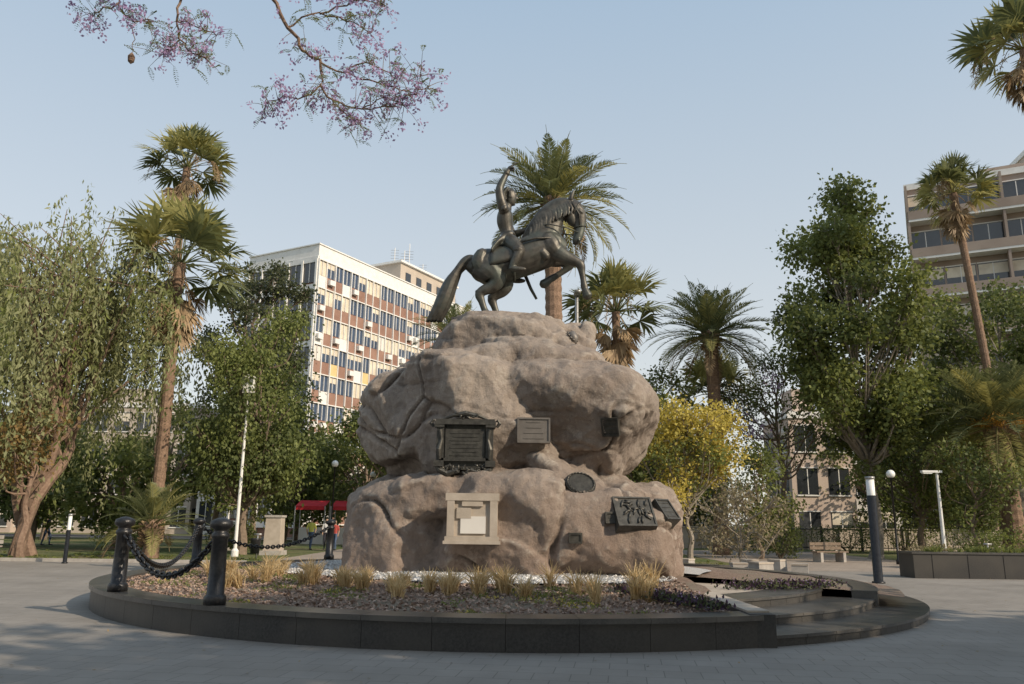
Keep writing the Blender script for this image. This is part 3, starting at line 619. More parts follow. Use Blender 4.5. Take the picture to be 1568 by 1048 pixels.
def palm_trunk(q,x,y,H,tr,g,lean=(0,0),mi=0,bulge=1.0):
    k=int(H/.22); t=np.linspace(0,1,k); P=np.stack([x+lean[0]*t**1.6+.06*np.sin(t*5),y+lean[1]*t**1.6,H*t-.05],1); r=tr*(1+.25*np.exp(-t*14))*(1-.15*t); r=r*(1+.09*(np.arange(k)%2)); r[-max(3,k//12):]*=bulge
    tube(q,P,r,12,mi); return P[-1]
def date_palm(name,x,y,H,Lf,nf=70,tr=.35,seed=0,mats=('palmtrunk','frond','frond_y','frond_dead'),lean=(0,0),stalk=False,elmin=-35,ll=.2):
    g=R_(seed); q=Q(); c=palm_trunk(q,x,y,H,tr,g,lean,0,1.35)
    for i in range(nf):
        az=i*2.39996+g.normal(0,.1); f=i/nf; el=rad(84-(84-elmin)*f**.95+g.normal(0,5)); bend=rad(32+38*f+g.normal(0,7)); L_=Lf*g.uniform(.85,1.1)*(.8+.3*min(1,f*2.5))
        k=22; t=np.linspace(0,1,k); e=el-bend*t**1.5; hd=np.array([math.cos(az),math.sin(az),0]); T=np.cos(e)[:,None]*hd+np.sin(e)[:,None]*np.array([0,0,1.])
        P=c+np.array([0,0,-.35*f])+hd*tr*.6+np.cumsum(T,0)*L_/k; mi=1 if f<.8 else (2 if f<.93 else 3)
        if g.uniform()<.22 and mi==1: mi=2
        tube(q,P,np.linspace(.035,.008,k),4,mi,False)
        m_=48; tt=np.linspace(.1,.99,m_); Pi=np.stack([np.interp(tt,t,P[:,a]) for a in range(3)],1); Ti=norm(np.stack([np.interp(tt,t,T[:,a]) for a in range(3)],1))
        S=norm(np.cross(Ti,[0,0,1.])); U=np.cross(S,Ti); ln=Lf*ll*np.sin(np.clip(tt*1.02+.12,0,1)*math.pi)**.55*(1-.25*tt)
        for s in (-1,1):
            d=norm(Ti*.8+S*s*.8+U*(.35)+[0,0,-.18]+g.normal(0,.09,(m_,3))); leaves(q,Pi,d*ln[:,None],norm(np.cross(d,U))*.024*(Lf/3),mi)
    if stalk:
        for i in range(26):
            az=g.uniform(0,6.28); P=c+np.array([0,0,.1])+np.array([[0,0,0],[math.cos(az)*.5,math.sin(az)*.5,.35],[math.cos(az)*.95,math.sin(az)*.95,-.1]]); tube(q,catm(P,3),.03,4,4,False)
            n=60; C=P[-1]+g.normal(0,.13,(n,3)); d=norm(g.normal(size=(n,3))+[0,0,-1]); leaves(q,C,d*.25,norm(np.cross(d,rdir(g,n)))*.02,4)
    for i in range(60):
        az=i*2.4; z=-.1-1.0*(i/60); d=np.array([math.cos(az),math.sin(az),.6]); p=c+[0,0,z]+d*[tr,tr,0]; tube(q,[p,p+d*.22],[.07,.03],4,3 if i%3 else 0,False)
    return q.obj(name,[M[m_] for m_ in mats+(('date_stalk',) if stalk else ())])
def fan_palm(name,x,y,H,Rf,nf=34,tr=.2,seed=0,skirt=.8,lean=(0,0),mats=('palmtrunk','frond','frond_y','frond_dead'),dead=20):
    g=R_(seed); q=Q(); c=palm_trunk(q,x,y,H,tr,g,lean,0,1.15)
    for i in range(nf+dead):
        az=i*2.39996+g.normal(0,.25)
        if i<nf: f=i/nf; el=rad(84-108*f**1.05+g.normal(0,7)); mi=1 if f<.7 else 2; lp=Rf*.58*g.uniform(.85,1.1); rf=Rf*.5*g.uniform(.85,1.12); z0=0; rng_=1.75
        else: f=(i-nf)/dead; el=rad(-58-26*f+g.normal(0,6)); mi=3; lp=Rf*.34; rf=Rf*.38*g.uniform(.7,1.1); z0=-skirt*f*1.3; rng_=1.2
        if i<nf and g.uniform()<.18: mi=2
        hd=np.array([math.cos(az),math.sin(az),0]); d=hd*math.cos(el)+np.array([0,0,math.sin(el)]); p0=c+[0,0,z0]+hd*tr*.5; hub=p0+d*lp+[0,0,-.05*lp]
        tube(q,[p0,(p0+hub)/2+[0,0,.05*lp],hub],[.035,.026,.018],4,2 if i<nf else 3,False)
        dd=norm(d+np.array([0,0,-.12])); S=norm(np.cross(dd,[0,0,1.])) if abs(dd[2])<.98 else np.array([math.sin(az),-math.cos(az),0]); U=np.cross(S,dd)
        tw_=g.normal(0,.5); S,U=S*math.cos(tw_)+U*math.sin(tw_),U*math.cos(tw_)-S*math.sin(tw_)
        m_=20; an=np.linspace(-rng_,rng_,m_)+g.normal(0,.04,m_); D=np.cos(an)[:,None]*dd+np.sin(an)[:,None]*S; D=norm(D+U*.22*np.abs(np.sin(an))[:,None]+g.normal(0,.05,(m_,3)))
        ln=rf*(.8+.2*np.cos(an))[:,None]; Wd=norm(np.cross(D,U))*rf*.058; Cc=np.tile(hub,(m_,1)); mid=Cc+D*ln*.6; tip=mid+norm(D*.9+[0,0,-.42]+g.normal(0,.12,(m_,3)))*ln*.5
        V=np.stack([Cc-Wd*.1,Cc+Wd*.1,mid+Wd,mid-Wd,tip+Wd*.06,tip-Wd*.06],1).reshape(-1,3); b=np.arange(m_)*6
        q.add(V,np.concatenate([np.stack([b,b+1,b+2,b+3],1),np.stack([b+3,b+2,b+4,b+5],1)]),mi)
    for i in range(6):
        az=g.uniform(0,6.28); hd=np.array([math.cos(az),math.sin(az),0]); P=catm([c,c+hd*Rf*.35+[0,0,Rf*.25],c+hd*Rf*.7+[0,0,0],c+hd*Rf*.8+[0,0,-Rf*.35]],4); tube(q,P,np.linspace(.03,.01,len(P)),4,3,False)
        n=70; C=P[g.integers(5,len(P),n)]+g.normal(0,.07,(n,3)); d=norm(g.normal(size=(n,3))+[0,0,-1]); leaves(q,C,d*.2,norm(np.cross(d,rdir(g,n)))*.02,3)
    return q.obj(name,[M[m_] for m_ in mats])

# left side
willow('willow_tree',-20.2,34,15.8,6.0,1,ns=900)
willow('willow_tree',-22.5,28,9.3,3.2,2,ns=330,zl=3,maxl=4,mats=('bark_red','leaf_b','leaf_w'))
fan_palm('washingtonia_palm',-15.7,36,13.4,3.2,36,.26,1,1.8,mats=('palmtrunk','frond_y','frond','frond_dead'))
fan_palm('washingtonia_palm',-20.3,46,22.9,2.8,34,.22,2,1.9,mats=('palmtrunk','frond_y','frond','frond_dead'))
tree('conifer_tree',-18.0,55,20.5,3.8,8,60,330,.22,.3,('bark','leaf_d','leaf_d'),3,1.1,.6)
tree('drooping_pepper_tree',-12.4,38,12.2,3.0,1.6,84,330,.17,.25,('bark','leaf','leaf_b'),4,.95,1.1,droop=1.2,alt=.6)
tree('elm_tree',-7.4,51,8.8,3.4,3.6,50,270,.2,.2,('bark','leaf_b','leaf'),5,1.0)
tree('elm_tree',-14.5,46,10.5,3.5,2.6,54,260,.19,.2,('bark','leaf_b','leaf'),6,1.1)
tree('rusty_tree',-19.0,32,6.6,2.0,2.6,22,150,.17,.18,('bark_red','leaf_o','leaf_w'),7,.8)
date_palm('small_palm',-14.6,33.5,1.6,2.1,34,.28,3,elmin=-10,ll=.26)
date_palm('feather_palm',-3.7,52,13.6,3.4,50,.25,31)
# behind statue and right
date_palm('date_palm',1.95,36,16.9,3.6,90,.42,4,elmin=-48)
fan_palm('washingtonia_palm',5.7,42,12.9,2.9,34,.22,5,1.2,mats=('palmtrunk','frond_y','frond','frond_dead'))
date_palm('date_palm',11.6,45,12.6,3.7,84,.4,6,elmin=-38)
fan_palm('washingtonia_palm',13.0,50,9.8,2.6,32,.2,7,mats=('palmtrunk','frond_y','frond','frond_dead'))
fan_palm('washingtonia_palm',24.6,40,19.2,2.1,34,.2,8,1.2,lean=(-.9,0))
fan_palm('washingtonia_palm',24.4,34,24.0,2.8,36,.22,9,1.2)
date_palm('canary_palm',24.6,40,6.9,4.6,90,.5,10,stalk=True,elmin=-25)
tree('plane_tree',18.7,42,20,4.2,4,120,400,.24,.32,('bark_grey','leaf_b','leaf'),8,1.25,.8,alt=.3)
tree('plane_tree',29.0,46,16.6,4.6,4.5,85,380,.24,.3,('bark_grey','leaf','leaf_b'),9,1.3,alt=.5)
tree('yellow_ginkgo_tree',7.9,36,8.4,2.6,1.6,58,270,.15,.15,('bark_grey','leaf_y','leaf_b'),10,.85,shape=1.3,alt=.12)
tree('bare_shrub',8.7,31,3.3,1.7,.4,26,110,.12,.08,('bark_grey','leaf_s','leaf_s'),11,.6)
tree('jacaranda_tree',16.0,47,11.5,3.8,4.4,36,180,.16,.25,('bark','leaf','purple'),12,1.1,alt=.1)
tree('elm_tree',7.8,46,10.5,3.2,2,54,260,.19,.25,('bark','leaf','leaf_b'),13,1.1)
tree('elm_tree',25.2,50,9.5,3.6,1.8,58,270,.19,.25,('bark','leaf_b','leaf'),14,1.2)
tree('elm_tree',12.2,40,5.5,2,1.4,24,200,.16,.12,('bark','leaf_b','leaf'),15,.8)
tree('elm_tree',21.6,38,5.6,2.0,1.6,26,200,.16,.12,('bark','leaf_b','leaf'),16,.8)
def far_mass(name,spots,seed):
    g=R_(seed); q=Q()
    for (x,y,H,r) in spots:
        tube(q,[(x,y,-.1),(x+.2,y,H*.3),(x,y,H*.7)],[.25,.2,.08],6,0)
        for i in range(28):
            d=rdir(g,1)[0]*g.uniform(.3,1)**.5; c=np.array([x+d[0]*r,y+d[1]*r,H*.56+d[2]*H*.42]); tube(q,[(x,y,H*.35),(np.array([x,y,H*.5])+c)/2,c],[.08,.05,.02],4,0,False)
            n=160; dd=rdir(g,n); P=c+dd*g.uniform(0,1,(n,1))**.45*r*.36*[1,1,.8]; a=norm(dd*.4+rdir(g,n)); s=.3*g.uniform(.6,1.3,(n,1)); leaves(q,P,a*s,norm(np.cross(a,rdir(g,n)))*s*.35,1 if g.uniform()>.4 else 2)
    return q.obj(name,[M['bark'],M['leaf'],M['leaf_b']])
g=R_(50)
far_mass('distant_trees',[(-54+i*4.0+g.normal(0,1),60+g.uniform(-4,5),g.uniform(7,11),g.uniform(3.2,4.2)) for i in range(12)],1)
far_mass('distant_trees',[(3+i*4.0+g.normal(0,1),59+g.uniform(-2,5),g.uniform(8,11),g.uniform(3.2,4.2)) for i in range(13) if i not in (4,5)],2)
far_mass('distant_trees',[(-34+i*4+g.normal(0,.8),45+g.uniform(-2,3),g.uniform(5,8.5),g.uniform(2.3,3.3)) for i in range(4)],3)
far_mass('distant_trees',[(-9.5,64.5,8.5,3.2),(-5.2,63.8,9.6,3.4),(-1,64,9,3),(-17,65,9,3.4)],4)
def shrub(name,x,y,h,r,seed,mat='leaf'):
    g=R_(seed); q=Q(); 
    for i in range(9): 
        a=g.uniform(0,6.28); tube(q,[(x,y,-.05),(x+math.cos(a)*r*.4,y+math.sin(a)*r*.4,h*.5),(x+math.cos(a)*r*.7,y+math.sin(a)*r*.7,h*.8)],[.03,.02,.008],4,0,False)
    n=2200; d=rdir(g,n); P=np.array([x,y,h*.52])+d*g.uniform(.2,1,(n,1))**.5*[r,r,h*.48]*(1+.25*np.sin(d[:,:1]*6)); a=norm(d+rdir(g,n)); s=.11*g.uniform(.6,1.3,(n,1)); leaves(q,P,a*s,norm(np.cross(a,rdir(g,n)))*s*.35,1)
    return q.obj(name,[M['bark'],M[mat]])
for i,(x,y,h,r,mt) in enumerate([(-24,33,2.2,1.8,'leaf'),(-19,41,1.6,1.5,'leaf_b'),(-13.5,40.5,1.5,1.2,'leaf'),(5.6,36,1.4,1.3,'leaf'),(7,40,2,1.6,'leaf_d'),(13.5,41,1.8,1.4,'leaf'),(22,36,1.6,1.6,'leaf_b'),(27,37,2.6,2.2,'leaf'),(17,33,.9,.9,'leaf_s'),(21,51,1.8,2.2,'leaf'),(25,52,2.2,2.2,'leaf_b'),(29,51,1.8,2.2,'leaf'),(17.5,54,2.4,2.2,'leaf_b')]): shrub('garden_shrub',x,y,h,r,60+i,mt)
q=Q(); g=R_(77)
for i in range(900):
    x=g.uniform(-30,-9.8) if i%2 else g.uniform(19.3,32) if i%4==0 else g.uniform(-4,9.2); y=30.3+abs(g.normal(0,3)); tuft(q,(x,y,0),g.uniform(.06,.14),14,.5,g,0,.012)
q.obj('lawn_grass',[M['leaf_b']])

# trees of the same square standing beside and behind the viewer
sh=[('plane_tree',12.5,.5,11.5,5,4.5),('plane_tree',20,-3,12,5,4.5),('plane_tree',20.5,3.5,9.5,4.6,3.6),('plane_tree',3.6,-4.5,12.5,4.8,6),('plane_tree',13,-8,12,5,4.5),('plane_tree',-3,-11,12,5,5),('plane_tree',27,-2,13,5,5),('plane_tree',8,-4,9,4,4)]
for i,(nme,x,y,H_,r,zl) in enumerate(sh): tree(nme,x,y,H_,r,zl,74,160,.5,.28,('bark_grey','leaf','leaf_b'),200+i,1.7)

# ---------------------------------------------------------------- jacaranda with visible flowering branches
q=Q(); g=R_(90)
tube(q,catm([(-6.5,-1.5,-.1),(-6.3,-1.2,2.5),(-5.8,-.3,4.6)],4),[.34,.3,.28,.27,.26,.25,.24,.23,.22],9)
def limb(pts,r0,r1,n=7): P=catm(pts,4); P[1:-1]+=g.normal(0,.012,(len(P)-2,3)); tube(q,P,np.linspace(r0,r1,len(P)),n,0,False); return P
limb([(-5.8,-.3,4.5),(-4.8,2.0,6.6),(-3.4,4.5,7.6),(-2.6,6.4,7.3),(-2.44,7,6.68)],.18,.026)
limb([(-5.8,-.3,4.5),(-5.6,3,6.8),(-4.6,5.5,7.6),(-3.6,6.7,7.2),(-3.34,7,6.65)],.16,.018)
limb([(-5.6,3,6.8),(-5,5.5,7.3),(-4.3,6.8,7.0),(-3.95,7,6.65)],.1,.014)
tw=[]
tw.append(limb([(-2.44,7,6.68),(-2.24,7,6.35),(-2.1,7.02,6.12),(-1.93,7.05,6.0),(-1.9,7.05,5.75),(-1.78,7.05,5.6),(-1.5,7.1,5.52),(-1.2,7.1,5.55)],.02,.005))
tw.append(limb([(-1.93,7.05,6.0),(-1.7,7.1,5.93),(-1.45,7.1,6.02),(-1.2,7.15,5.9),(-.95,7.2,5.95)],.01,.004))
tw.append(limb([(-1.7,7.1,5.93),(-1.35,7.1,5.8),(-1.05,7.1,5.72),(-.85,7.1,5.78)],.009,.004))
tw.append(limb([(-1.9,7.05,5.75),(-2.05,7.05,5.62),(-2.3,7.05,5.6),(-2.42,7.05,5.52)],.009,.004))
tw.append(limb([(-1.78,7.05,5.6),(-1.62,7.05,5.42),(-1.5,7.0,5.35)],.008,.003))
tw.append(limb([(-1.5,7.1,5.52),(-1.3,7.15,5.66),(-1.1,7.2,5.62)],.007,.003))
tw.append(limb([(-2.24,7,6.35),(-1.95,7,6.5),(-1.6,7,6.4),(-1.42,7,6.3)],.01,.004)); tw.append(limb([(-1.95,7,6.5),(-1.6,6.95,6.62),(-1.3,7,6.6)],.01,.004))
tw.append(limb([(-2.44,7,6.68),(-2.0,7,6.75),(-1.5,7,6.78)],.01,.005)); 
tw.append(limb([(-3.34,7,6.65),(-3.36,7,6.4),(-3.3,7,6.2),(-3.15,7,6.05),(-3.02,7,5.98)],.013,.004)); tw.append(limb([(-3.36,7,6.4),(-3.2,7,6.36),(-2.95,7,6.25)],.009,.004)); tw.append(limb([(-3.3,7,6.2),(-3.42,7,6.08),(-3.45,7,6.0)],.008,.003))
tw.append(limb([(-3.95,7,6.65),(-3.92,7,6.5),(-3.8,7,6.4),(-3.65,7,6.42)],.011,.004)); tw.append(limb([(-3.95,7,6.6),(-4.15,7,6.5),(-4.2,7,6.4)],.01,.004))
tw.append(limb([(-3.8,7,6.42),(-3.76,7,6.2),(-3.76,7,6.05)],.005,.003))
lathe(q,(-3.76,7,5.98),[(0,-.06),(.03,-.03),(.035,.02),(.01,.06),(0,.07)],8,0)
for P in tw[:-1]:
    for i in range(3,len(P)):
        f=i/len(P); m_=int(1+5.4*f)
        for _ in range(m_):
            c=P[i]+g.normal(0,.055+.055*f,3); tube(q,[P[i],(P[i]+c)/2+[0,0,.01],c],[.0035,.0025,.0015],4,0,False)
            if g.uniform()<.5:
                n=int(g.integers(8,22)); C=c+g.normal(0,.03,(n,3)); d=norm(g.normal(size=(n,3))+[0,0,-.4]); leaves(q,C,d*g.uniform(.025,.045,(n,1)),norm(np.cross(d,rdir(g,n)))*.012,1)
            else:
                d=norm(g.normal(size=3)+[0,0,-.2]); n=11; t=np.linspace(0,1,n)[:,None]; ax=c+d*t*.15+np.array([0,0,-.05])*t**2; s=norm(np.cross(d,[0,0,1]))
                for sg in (-1,1):
                    dd=norm(d*.4+s*sg+g.normal(0,.15,(n,3))); leaves(q,ax,dd*.036*np.sin(t*2.6+.4),norm(np.cross(dd,[0,0,1.])+g.normal(0,.1,(n,3)))*.006,2)
for i in range(46):
    d=rdir(g,1)[0]; c=np.array([-6+d[0]*4.2,1.0+d[1]*3.6,8.6+d[2]*1.6]); tube(q,[(-5.8,-.3,4.6),(np.array([-5.8,0,6])+c)/2,c],[.08,.05,.015],5,0,False)
    n=160; dd=rdir(g,n); P=c+dd*g.uniform(0,1,(n,1))**.5*.9; a=rdir(g,n); leaves(q,P,a*.16,norm(np.cross(a,rdir(g,n)))*.05,1 if i%2 else 2)
q.obj('jacaranda_tree',[M['bark_red'],M['purple'],M['jleaf']])

# ---------------------------------------------------------------- buildings
def frame(u): u=np.array([u[0],u[1],0.]); u/=np.linalg.norm(u); v=np.array([-u[1],u[0],0]); return np.stack([u,v,np.array([0,0,1.])],1)
be=empty('office_building'); P0=np.array([-19.2,75,0]); Rf=frame((.48,.877)); g=R_(5); Hh=28.3; FL=32; DP=9.5
def LB(q,a,b,c,ha,hb,hc,mi=0): box(q,P0+Rf@np.array([a,b,c]),(ha,hb,hc),mi,Rf)
q=Q(); LB(q,FL/2,DP/2,Hh/2-.8,FL/2-.15,DP/2-.15,Hh/2-.8,0); q.obj('core_walls',[M['redpanel']],parent=be)
q=Q(); LB(q,FL/2,DP/2,Hh-.75,FL/2,DP/2,.75,0); LB(q,FL/2,DP/2,Hh+.05,FL/2+.1,DP/2+.1,.06,0)
nb=26; bw=FL/nb; fh=2.85
for b in range(nb+1): LB(q,b*bw,-.02,13.4,.05,.17 if b%2==0 else .09,13.4,0)
for f in range(10): LB(q,FL/2,.0,Hh-1.5-f*fh,FL/2,.1,.05,0)
for f in range(10):LB(q,-.0,DP/2,Hh-1.52-f*fh,.1,DP/2,.3,0)
for b in range(6): LB(q,.0,.15+b*(DP-.3)/5,13.4,.16,.12,13.4,0)
q.obj('white_frame',[M['white']],parent=be)
q=Q()
for f in range(9):
    zt=Hh-1.5-f*fh
    for b in range(nb):
        x=(b+.5)*bw; r=g.uniform(); grp=math.sin(b*1.7+f*.6)
        mi=0 if r<.74 else (1 if r<.93 else 2)
        LB(q,x,.12,zt-.85,bw/2-.05,.06,.72,mi); 
        if mi==0 and g.uniform()<.35: LB(q,x,.05,zt-.35,bw/2-.06,.012,.2+.2*g.uniform(),1)
        LB(q,x,.0,zt-.86,.025,.07,.71,3)
        r=g.uniform(); LB(q,x,.1,zt-2.22,bw/2-.05,.1,.6,5 if r<.8-.25*(grp>.6) else (3 if r<.96 else 4))
        if g.uniform()<.12: LB(q,x,-.2,zt-2.1,.36,.2,.25,3)
    for b in range(5):
        y=.15+(b+.5)*(DP-.3)/5; LB(q,.08,y,zt-1.35,.06,(DP-.3)/10-.13,1.0,6); LB(q,.0,y,zt-1.35,.05,.03,1.0,3)
q.obj('windows_and_panels',[M['glass'],M['cream'],M['plaster'],M['white'],M['yellow'],M['redpanel'],M['glass_d']],parent=be)
q=Q(); LB(q,22,5,Hh+1.6,6,3,1.6,0); LB(q,22,5,Hh+3.3,6.3,3.3,.12,1); LB(q,8,5,Hh+.6,2,2,.6,1)
for a in range(5): LB(q,17.5+a*2.2,1.96,Hh+1.6,.5,.04,.6,2)
q.obj('roof_house',[M['beige'],M['white'],M['glass_d']],parent=be)
q=Q()
for a,h in ((18,4.5),(21,7),(24,4),(20,5)):
    c=P0+Rf@np.array([a,4.5,Hh+3.3])
    tube(q,[c,c+[0,0,h*.6]],.04,6); 
    for k in range(4): tube(q,[c+[-.5,0,h*.3+k*.35],c+[.5,0,h*.3+k*.35]],.025,4)
q.obj('antennas',[M['steel']],parent=be)
def building(name,x,y,w,d,h,fl,bays,wall,ang=0,balc=False,trim='white',glassm='glass_d',ribbon=False):
    e=empty(name); Rf=np.array(Matrix.Rotation(rad(ang),3,'Z')); c0=np.array([x,y,0])
    def BB(q,a,b,c,ha,hb,hc,mi=0): box(q,c0+Rf@np.array([a,b,c]),(ha,hb,hc),mi,Rf)
    q=Q(); BB(q,w/2,d/2,h/2,w/2,d/2,h/2,0); BB(q,w/2,d/2,h+.25,w/2+.12,d/2+.12,.25,1); BB(q,w*.4,d*.5,h+1.5,w*.18,d*.2,1.0,0); q.obj('walls',[M[wall],M[trim]],parent=e)
    q=Q(); fh=h/fl; bw=w/bays; g=R_(int(abs(x)*10+h)); db=max(2,int(d/bw)); ww=.47 if ribbon else .33
    for f in range(fl):
        z=(f+.52)*fh
        for b in range(bays):
            xx=(b+.5)*bw; BB(q,xx,-.0,z,bw*ww,.03,fh*.3,0); BB(q,xx,-.03,z-fh*.32,bw*(ww+.03),.08,.05,1); BB(q,xx,-.02,z,.03,.03,fh*.29,1); BB(q,xx,-.02,z+fh*.32,bw*(ww+.02),.05,.04,1)
            if g.uniform()<.35: BB(q,xx,-.025,z+fh*.15,bw*(ww-.02),.012,fh*.13,2)
        for b in range(db):
            yy=(b+.5)*d/db
            for xs in (0,w): BB(q,xs,yy,z,.03,d/db*.28,fh*.28,0); BB(q,xs,yy,z-fh*.31,.08,d/db*.32,.05,1)
        if balc:
            BB(q,w/2,-.62,f*fh+.1,w/2,.6,.09,1); BB(q,w/2,-1.2,f*fh+.55,w/2-.003,.04,.36,3)
            for b in range(bays//3+1): BB(q,b*bw*3,-.6,(f+.5)*fh+.1,.09,.56,fh*.5-.13,3)
    q.obj('windows_and_sills',[M[glassm],M[trim],M['cream'],M[wall]],parent=e); return e
building('apartment_building',31.9,60.5,26,14,28.3,9,12,'brownwall',-27.2,True,ribbon=True)
building('beige_tower',50.3,72,16,12,37.5,12,8,'beige',-10)
building('shop_building',-72,82,22,10,9,3,9,'pinkwall')
building('shop_building',-49,84,16,10,13,4,7,'beige')
building('corner_building',-32,83,10,10,8,2,5,'plaster')
building('low_building',8,84,14,8,9,3,6,'plaster')
building('low_building',20.6,59,4.6,6,9.4,3,2,'pinkwall')
building('low_building',33,80,18,8,7.5,2,7,'plaster')
building('low_building',62,70,18,8,13,4,7,'beige')
for x in (-14.4,-12.0):
    q=Q(); y_=56; V=[(x,y_,2.9),(x+2.0,y_,2.9),(x+2.0,y_-1.4,2.5),(x,y_-1.4,2.5),(x,y_-1.4,2.25),(x+2.0,y_-1.4,2.25)]; q.add(V,[(0,1,2,3),(3,2,5,4)],0)
    for s in (0,2.0): tube(q,[(x+s,y_-1.4,0),(x+s,y_-1.4,2.5)],.04,6,1); tube(q,[(x+s,y_,0),(x+s,y_,2.9)],.04,6,1)
    box(q,(x+1.0,y_-.2,.55),(.9,.3,.55),2); q.obj('market_stall',[M['red'],M['steel'],M['plaster']])

# ---------------------------------------------------------------- street furniture
q=Q(); x,y=-12.0,36
lathe(q,(x,y,0),[(0,0),(.16,0),(.16,.25),(.08,.35),(.07,3),(.05,7.2),(0,7.2)],12,0); box(q,(x,y,7.25),(.22,.22,.06),0); box(q,(x,y,7.58),(.2,.2,.26),1,taper=1.15); box(q,(x,y,7.9),(.27,.27,.05),0); box(q,(x,y,8.0),(.12,.12,.05),0); q.obj('street_lamp',[M['white'],M['lampglass']])
def column_lamp(x,y,h=3.1,r=.12):
    q=Q(); lathe(q,(x,y,0),[(0,0),(r*1.4,0),(r*1.4,.05),(r,.06),(r,h-.55),(0,h-.55)],14,0); lathe(q,(x,y,h-.55),[(r*.9,0),(r*.9,.48),(0,.48)],14,1); lathe(q,(x,y,h-.07),[(0,0),(r*1.05,0),(r*1.05,.07),(0,.08)],14,2); q.obj('column_lamp',[M['iron'],M['lampglass'],M['steel']],True)
column_lamp(10.7,24,3.05,.13); column_lamp(7.3,35.5,3.3,.15); column_lamp(-15.6,29,1.7,.07)
def globe_lamp(x,y,h):
    q=Q(); lathe(q,(x,y,0),[(0,0),(.1,0),(.1,.2),(.05,.25),(.04,h-.2),(.09,h-.2),(.09,h-.14)],10,0)
    lathe(q,(x,y,h),[(.06,-.16)]+[(.19*math.cos(t),.19*math.sin(t)) for t in np.linspace(-.9,1.5,8)]+[(0,.19)],12,1); q.obj('globe_lamp',[M['iron'],M['lampglass']],True)
globe_lamp(17.0,36,3.9); globe_lamp(-9.6,44,4.6); globe_lamp(-9.2,54,4.6); globe_lamp(14.6,44,4.5)
q=Q(); x,y=19.6,37; lathe(q,(x,y,0),[(0,0),(.12,0),(.09,.3),(.06,4.1),(0,4.1)],10,0); box(q,(x-.25,y,4.1),(.45,.12,.05),0); box(q,(x-.45,y,4.03),(.2,.1,.03),1); q.obj('street_lamp',[M['white'],M['lampglass']])
q=Q(); x,y=3.35,40; lathe(q,(x,y,0),[(0,0),(.2,0),(.16,.4),(.09,13.2),(0,13.3)],12,0); box(q,(x,y-.35,13.2),(.16,.45,.07),0); q.obj('mast_lamp',[M['steel']],True)
def seat(x,y,s=.26,h=.4,rz=0):
    q=Q(); Rm=np.array(Matrix.Rotation(rz,3,'Z')); box(q,(x,y,h*.5),(s,s*.9,h*.5),0,Rm,.93); box(q,(x,y,h+.02),(s*.99,s*.89,.025),1,Rm); box(q,(x,y,.03),(s*1.06,s*.96,.03),1,Rm); q.obj('concrete_seat',[M['concrete'],M['palestone']])
for i,(x,y) in enumerate([(7.0,25.2),(7.5,24.6),(8.25,25.4),(8.8,25.0),(7.7,26.4),(5.2,27.2),(5.9,27.6)]): seat(x,y,.24+.04*(i%2),.44+.05*(i%3),i*.4)
def bench(x,y,w=1.8,rz=0,mat='concrete'):
    q=Q(); Rm=np.array(Matrix.Rotation(rz,3,'Z')); c=np.array([x,y,0])
    def b_(p,h,mi=0): box(q,c+Rm@np.array(p),h,mi,Rm)
    for k in range(3): b_((0,-.17+k*.17,.46),(w/2,.07,.03))
    for k in range(2): b_((0,.27,.62+k*.18),(w/2,.02,.07))
    for s in (-1,1): b_((s*w*.36,0,.215),(.07,.25,.215),1); b_((s*w*.36,.31,.42),(.05,.03,.42),1)
    q.obj('park_bench',[M[mat],M['concrete']])
bench(14.6,37.5,1.7,.3,'bark'); bench(-20.6,31.5,2.0,.2); bench(-24.5,34,2.0,-.1,'bark'); bench(-14,43,1.8,0,'bark')
q=Q(); box(q,(-10.9,38,.1),(.5,.5,.1),1); box(q,(-10.9,38,.95),(.38,.38,.75),0,None,.9); box(q,(-10.9,38,1.74),(.4,.4,.05),1); q.obj('stone_pedestal',[M['palestone'],M['concrete']])
q=Q(); box(q,(18.8,27.0,.38),(5.8,.5,.38),0); box(q,(18.8,27.0,.795),(5.85,.54,.03),1); 
for i in range(10): box(q,(13.6+i*1.15,26.492,.38),(.004,.004,.37),2)
q.obj('granite_planter_wall',[M['granite_r'],M['granite'],M['iron']])
q=Q(); g=R_(31)
for i in range(60): tuft(q,(g.uniform(13.2,24.3),27+g.uniform(-.3,.3),.8),g.uniform(.15,.3),30,.4,g,0,.01)
q.obj('planter_grass',[M['leaf_b']])
q=Q()
for i in range(60): tube(q,[(15+i*.35,53,0),(15+i*.35,53,1.5)],.02,4)
for z in (.25,1.4): tube(q,[(15,53,z),(35.7,53,z)],.03,4)
for i in range(9): box(q,(15+i*2.6,53.02,.8),(.06,.06,.8))
q.obj('iron_fence',[M['iron']])
q=Q(); box(q,(24,57,.7),(14,.15,.7),0); box(q,(24,57,1.44),(14.1,.22,.04),1)
for i in range(12): box(q,(11+i*2.4,56.8,.74),(.12,.1,.74),1)
q.obj('low_boundary_wall',[M['beige'],M['beige']])
def bin_(x,y):
    q=Q(); lathe(q,(x,y,.25),[(0,0),(.17,0),(.21,.55),(.22,.6),(.2,.6),(.17,.05)],14,0); tube(q,[(x,y+.24,0),(x,y+.24,1.0)],.03,6,1); box(q,(x,y+.24,1.0),(.15,.03,.03),1); q.obj('litter_bin',[M['iron'],M['steel']],True)
bin_(-10.2,33); bin_(18.2,31)

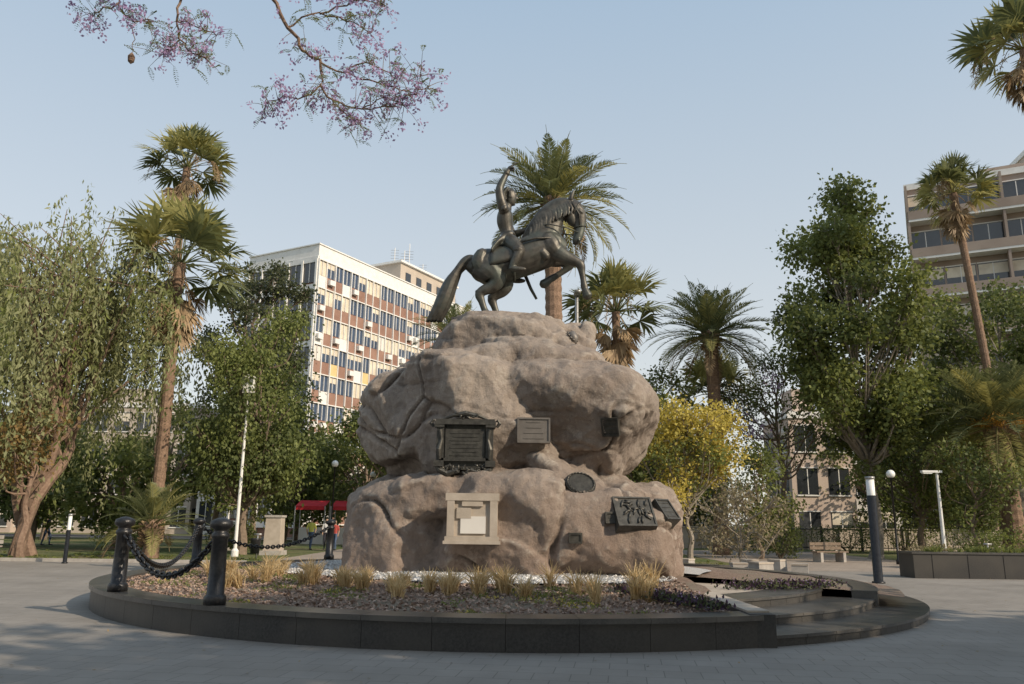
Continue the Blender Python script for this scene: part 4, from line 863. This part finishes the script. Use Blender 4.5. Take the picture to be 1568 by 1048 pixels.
# ---------------------------------------------------------------- people
def person(x,y,h,face,shirt,trous,seed,stride=.16):
    P=[]
    def L2(p,n=10): return loft([tuple(a)+((a[3],) if len(a)==4 else ()) for a in p],n,3)
    P.append(L2([(0,0,.92,.1,.15),(0,0,1.05,.095,.14),(.01,0,1.25,.11,.17),(.01,0,1.4,.09,.18),(.01,0,1.47,.05,.08),(.015,0,1.53,.045,.05)],14))
    P.append(L2([(.02,0,1.53,.06,.055),(.03,0,1.6,.095,.075),(.03,0,1.67,.095,.078),(.02,0,1.73,.05,.05)],12)); P.append(L2([(.125,0,1.62,.015),(.13,0,1.6,.018)],6))
    for s in (-1,1):
        d=stride*s
        P.append(L2([(0,s*.08,.95,.095,.085),(d*.5,s*.09,.7,.08,.075),(d+.03,s*.09,.48,.058),(d-.01,s*.09,.3,.055),(d*1.2-.03,s*.09,.09,.038)])); P.append(L2([(d*1.2-.05,s*.09,.05,.04),(d*1.2+.05,s*.1,.04,.035,.045),(d*1.2+.15,s*.1,.03,.025,.04)],8))
        P.append(L2([(.0,s*.17,1.4,.055),(-d*.3,s*.22,1.22,.045),(-d*.5,s*.23,1.1,.04),(-d*.2,s*.22,.95,.033),(.02-d*.2,s*.21,.86,.028)])); P.append(L2([(.02-d*.2,s*.21,.86,.03,.02),(.03-d*.2,s*.21,.8,.035,.018)],8))
        for k in range(4): P.append(L2([(.0-d*.2+k*.017,s*.21,.8,.011),(.005-d*.2+k*.017,s*.205,.73+.01*(k==3),.009)],6))
        P.append(L2([(.05-d*.2,s*.205,.84,.011),(.075-d*.2,s*.2,.79,.01)],6))
    o=solid('pedestrian',P,.018,[shirt,trous,M['skin'],M['hair'],M['iron']],1)
    for p in o.data.polygons:
        c=p.center; z=c.z; p.material_index=4 if z<.08 else 1 if z<.97 and abs(c.y)<.17 else 0 if (z<1.46 and z>1.12) or (z<1.46 and abs(c.y)<.17) else (3 if (z>1.69 or (z>1.56 and c.x<.0)) else 2)
    o.location=(x,y,0); o.rotation_euler=(0,0,face); s=h/1.76; o.scale=(s,s,s)
M['skin']=nmat('skin',(.42,.26,.18),(.5,.33,.24),5,.6); M['hair']=nmat('dark_hair',(.03,.02,.015),(.06,.04,.03),20,.7)
cw=nmat('white_shirt',(.65,.65,.66),(.75,.75,.75),5,.9); cy=nmat('yellow_shirt',(.5,.5,.1),(.6,.6,.15),5,.9); cb=nmat('dark_clothes',(.03,.03,.04),(.06,.06,.08),5,.9); cr=nmat('red_shirt',(.4,.08,.07),(.5,.1,.08),5,.9); cj=nmat('denim',(.06,.09,.16),(.1,.14,.22),5,.9)
person(-10.9,45,1.74,1.4,cy,cj,1); person(-10.2,45.6,1.7,-1.5,cw,cb,2,.05); person(-9.5,44.6,1.62,-1.9,cr,cj,3,.05); person(-8.9,46,1.78,0.2,cw,cb,4); person(-9.9,50,1.7,2.8,cw,cj,5); person(-26.5,47,1.72,.3,cb,cj,6)
print('polys',sum(len(o.data.polygons) for o in sc.objects if o.type=='MESH'))
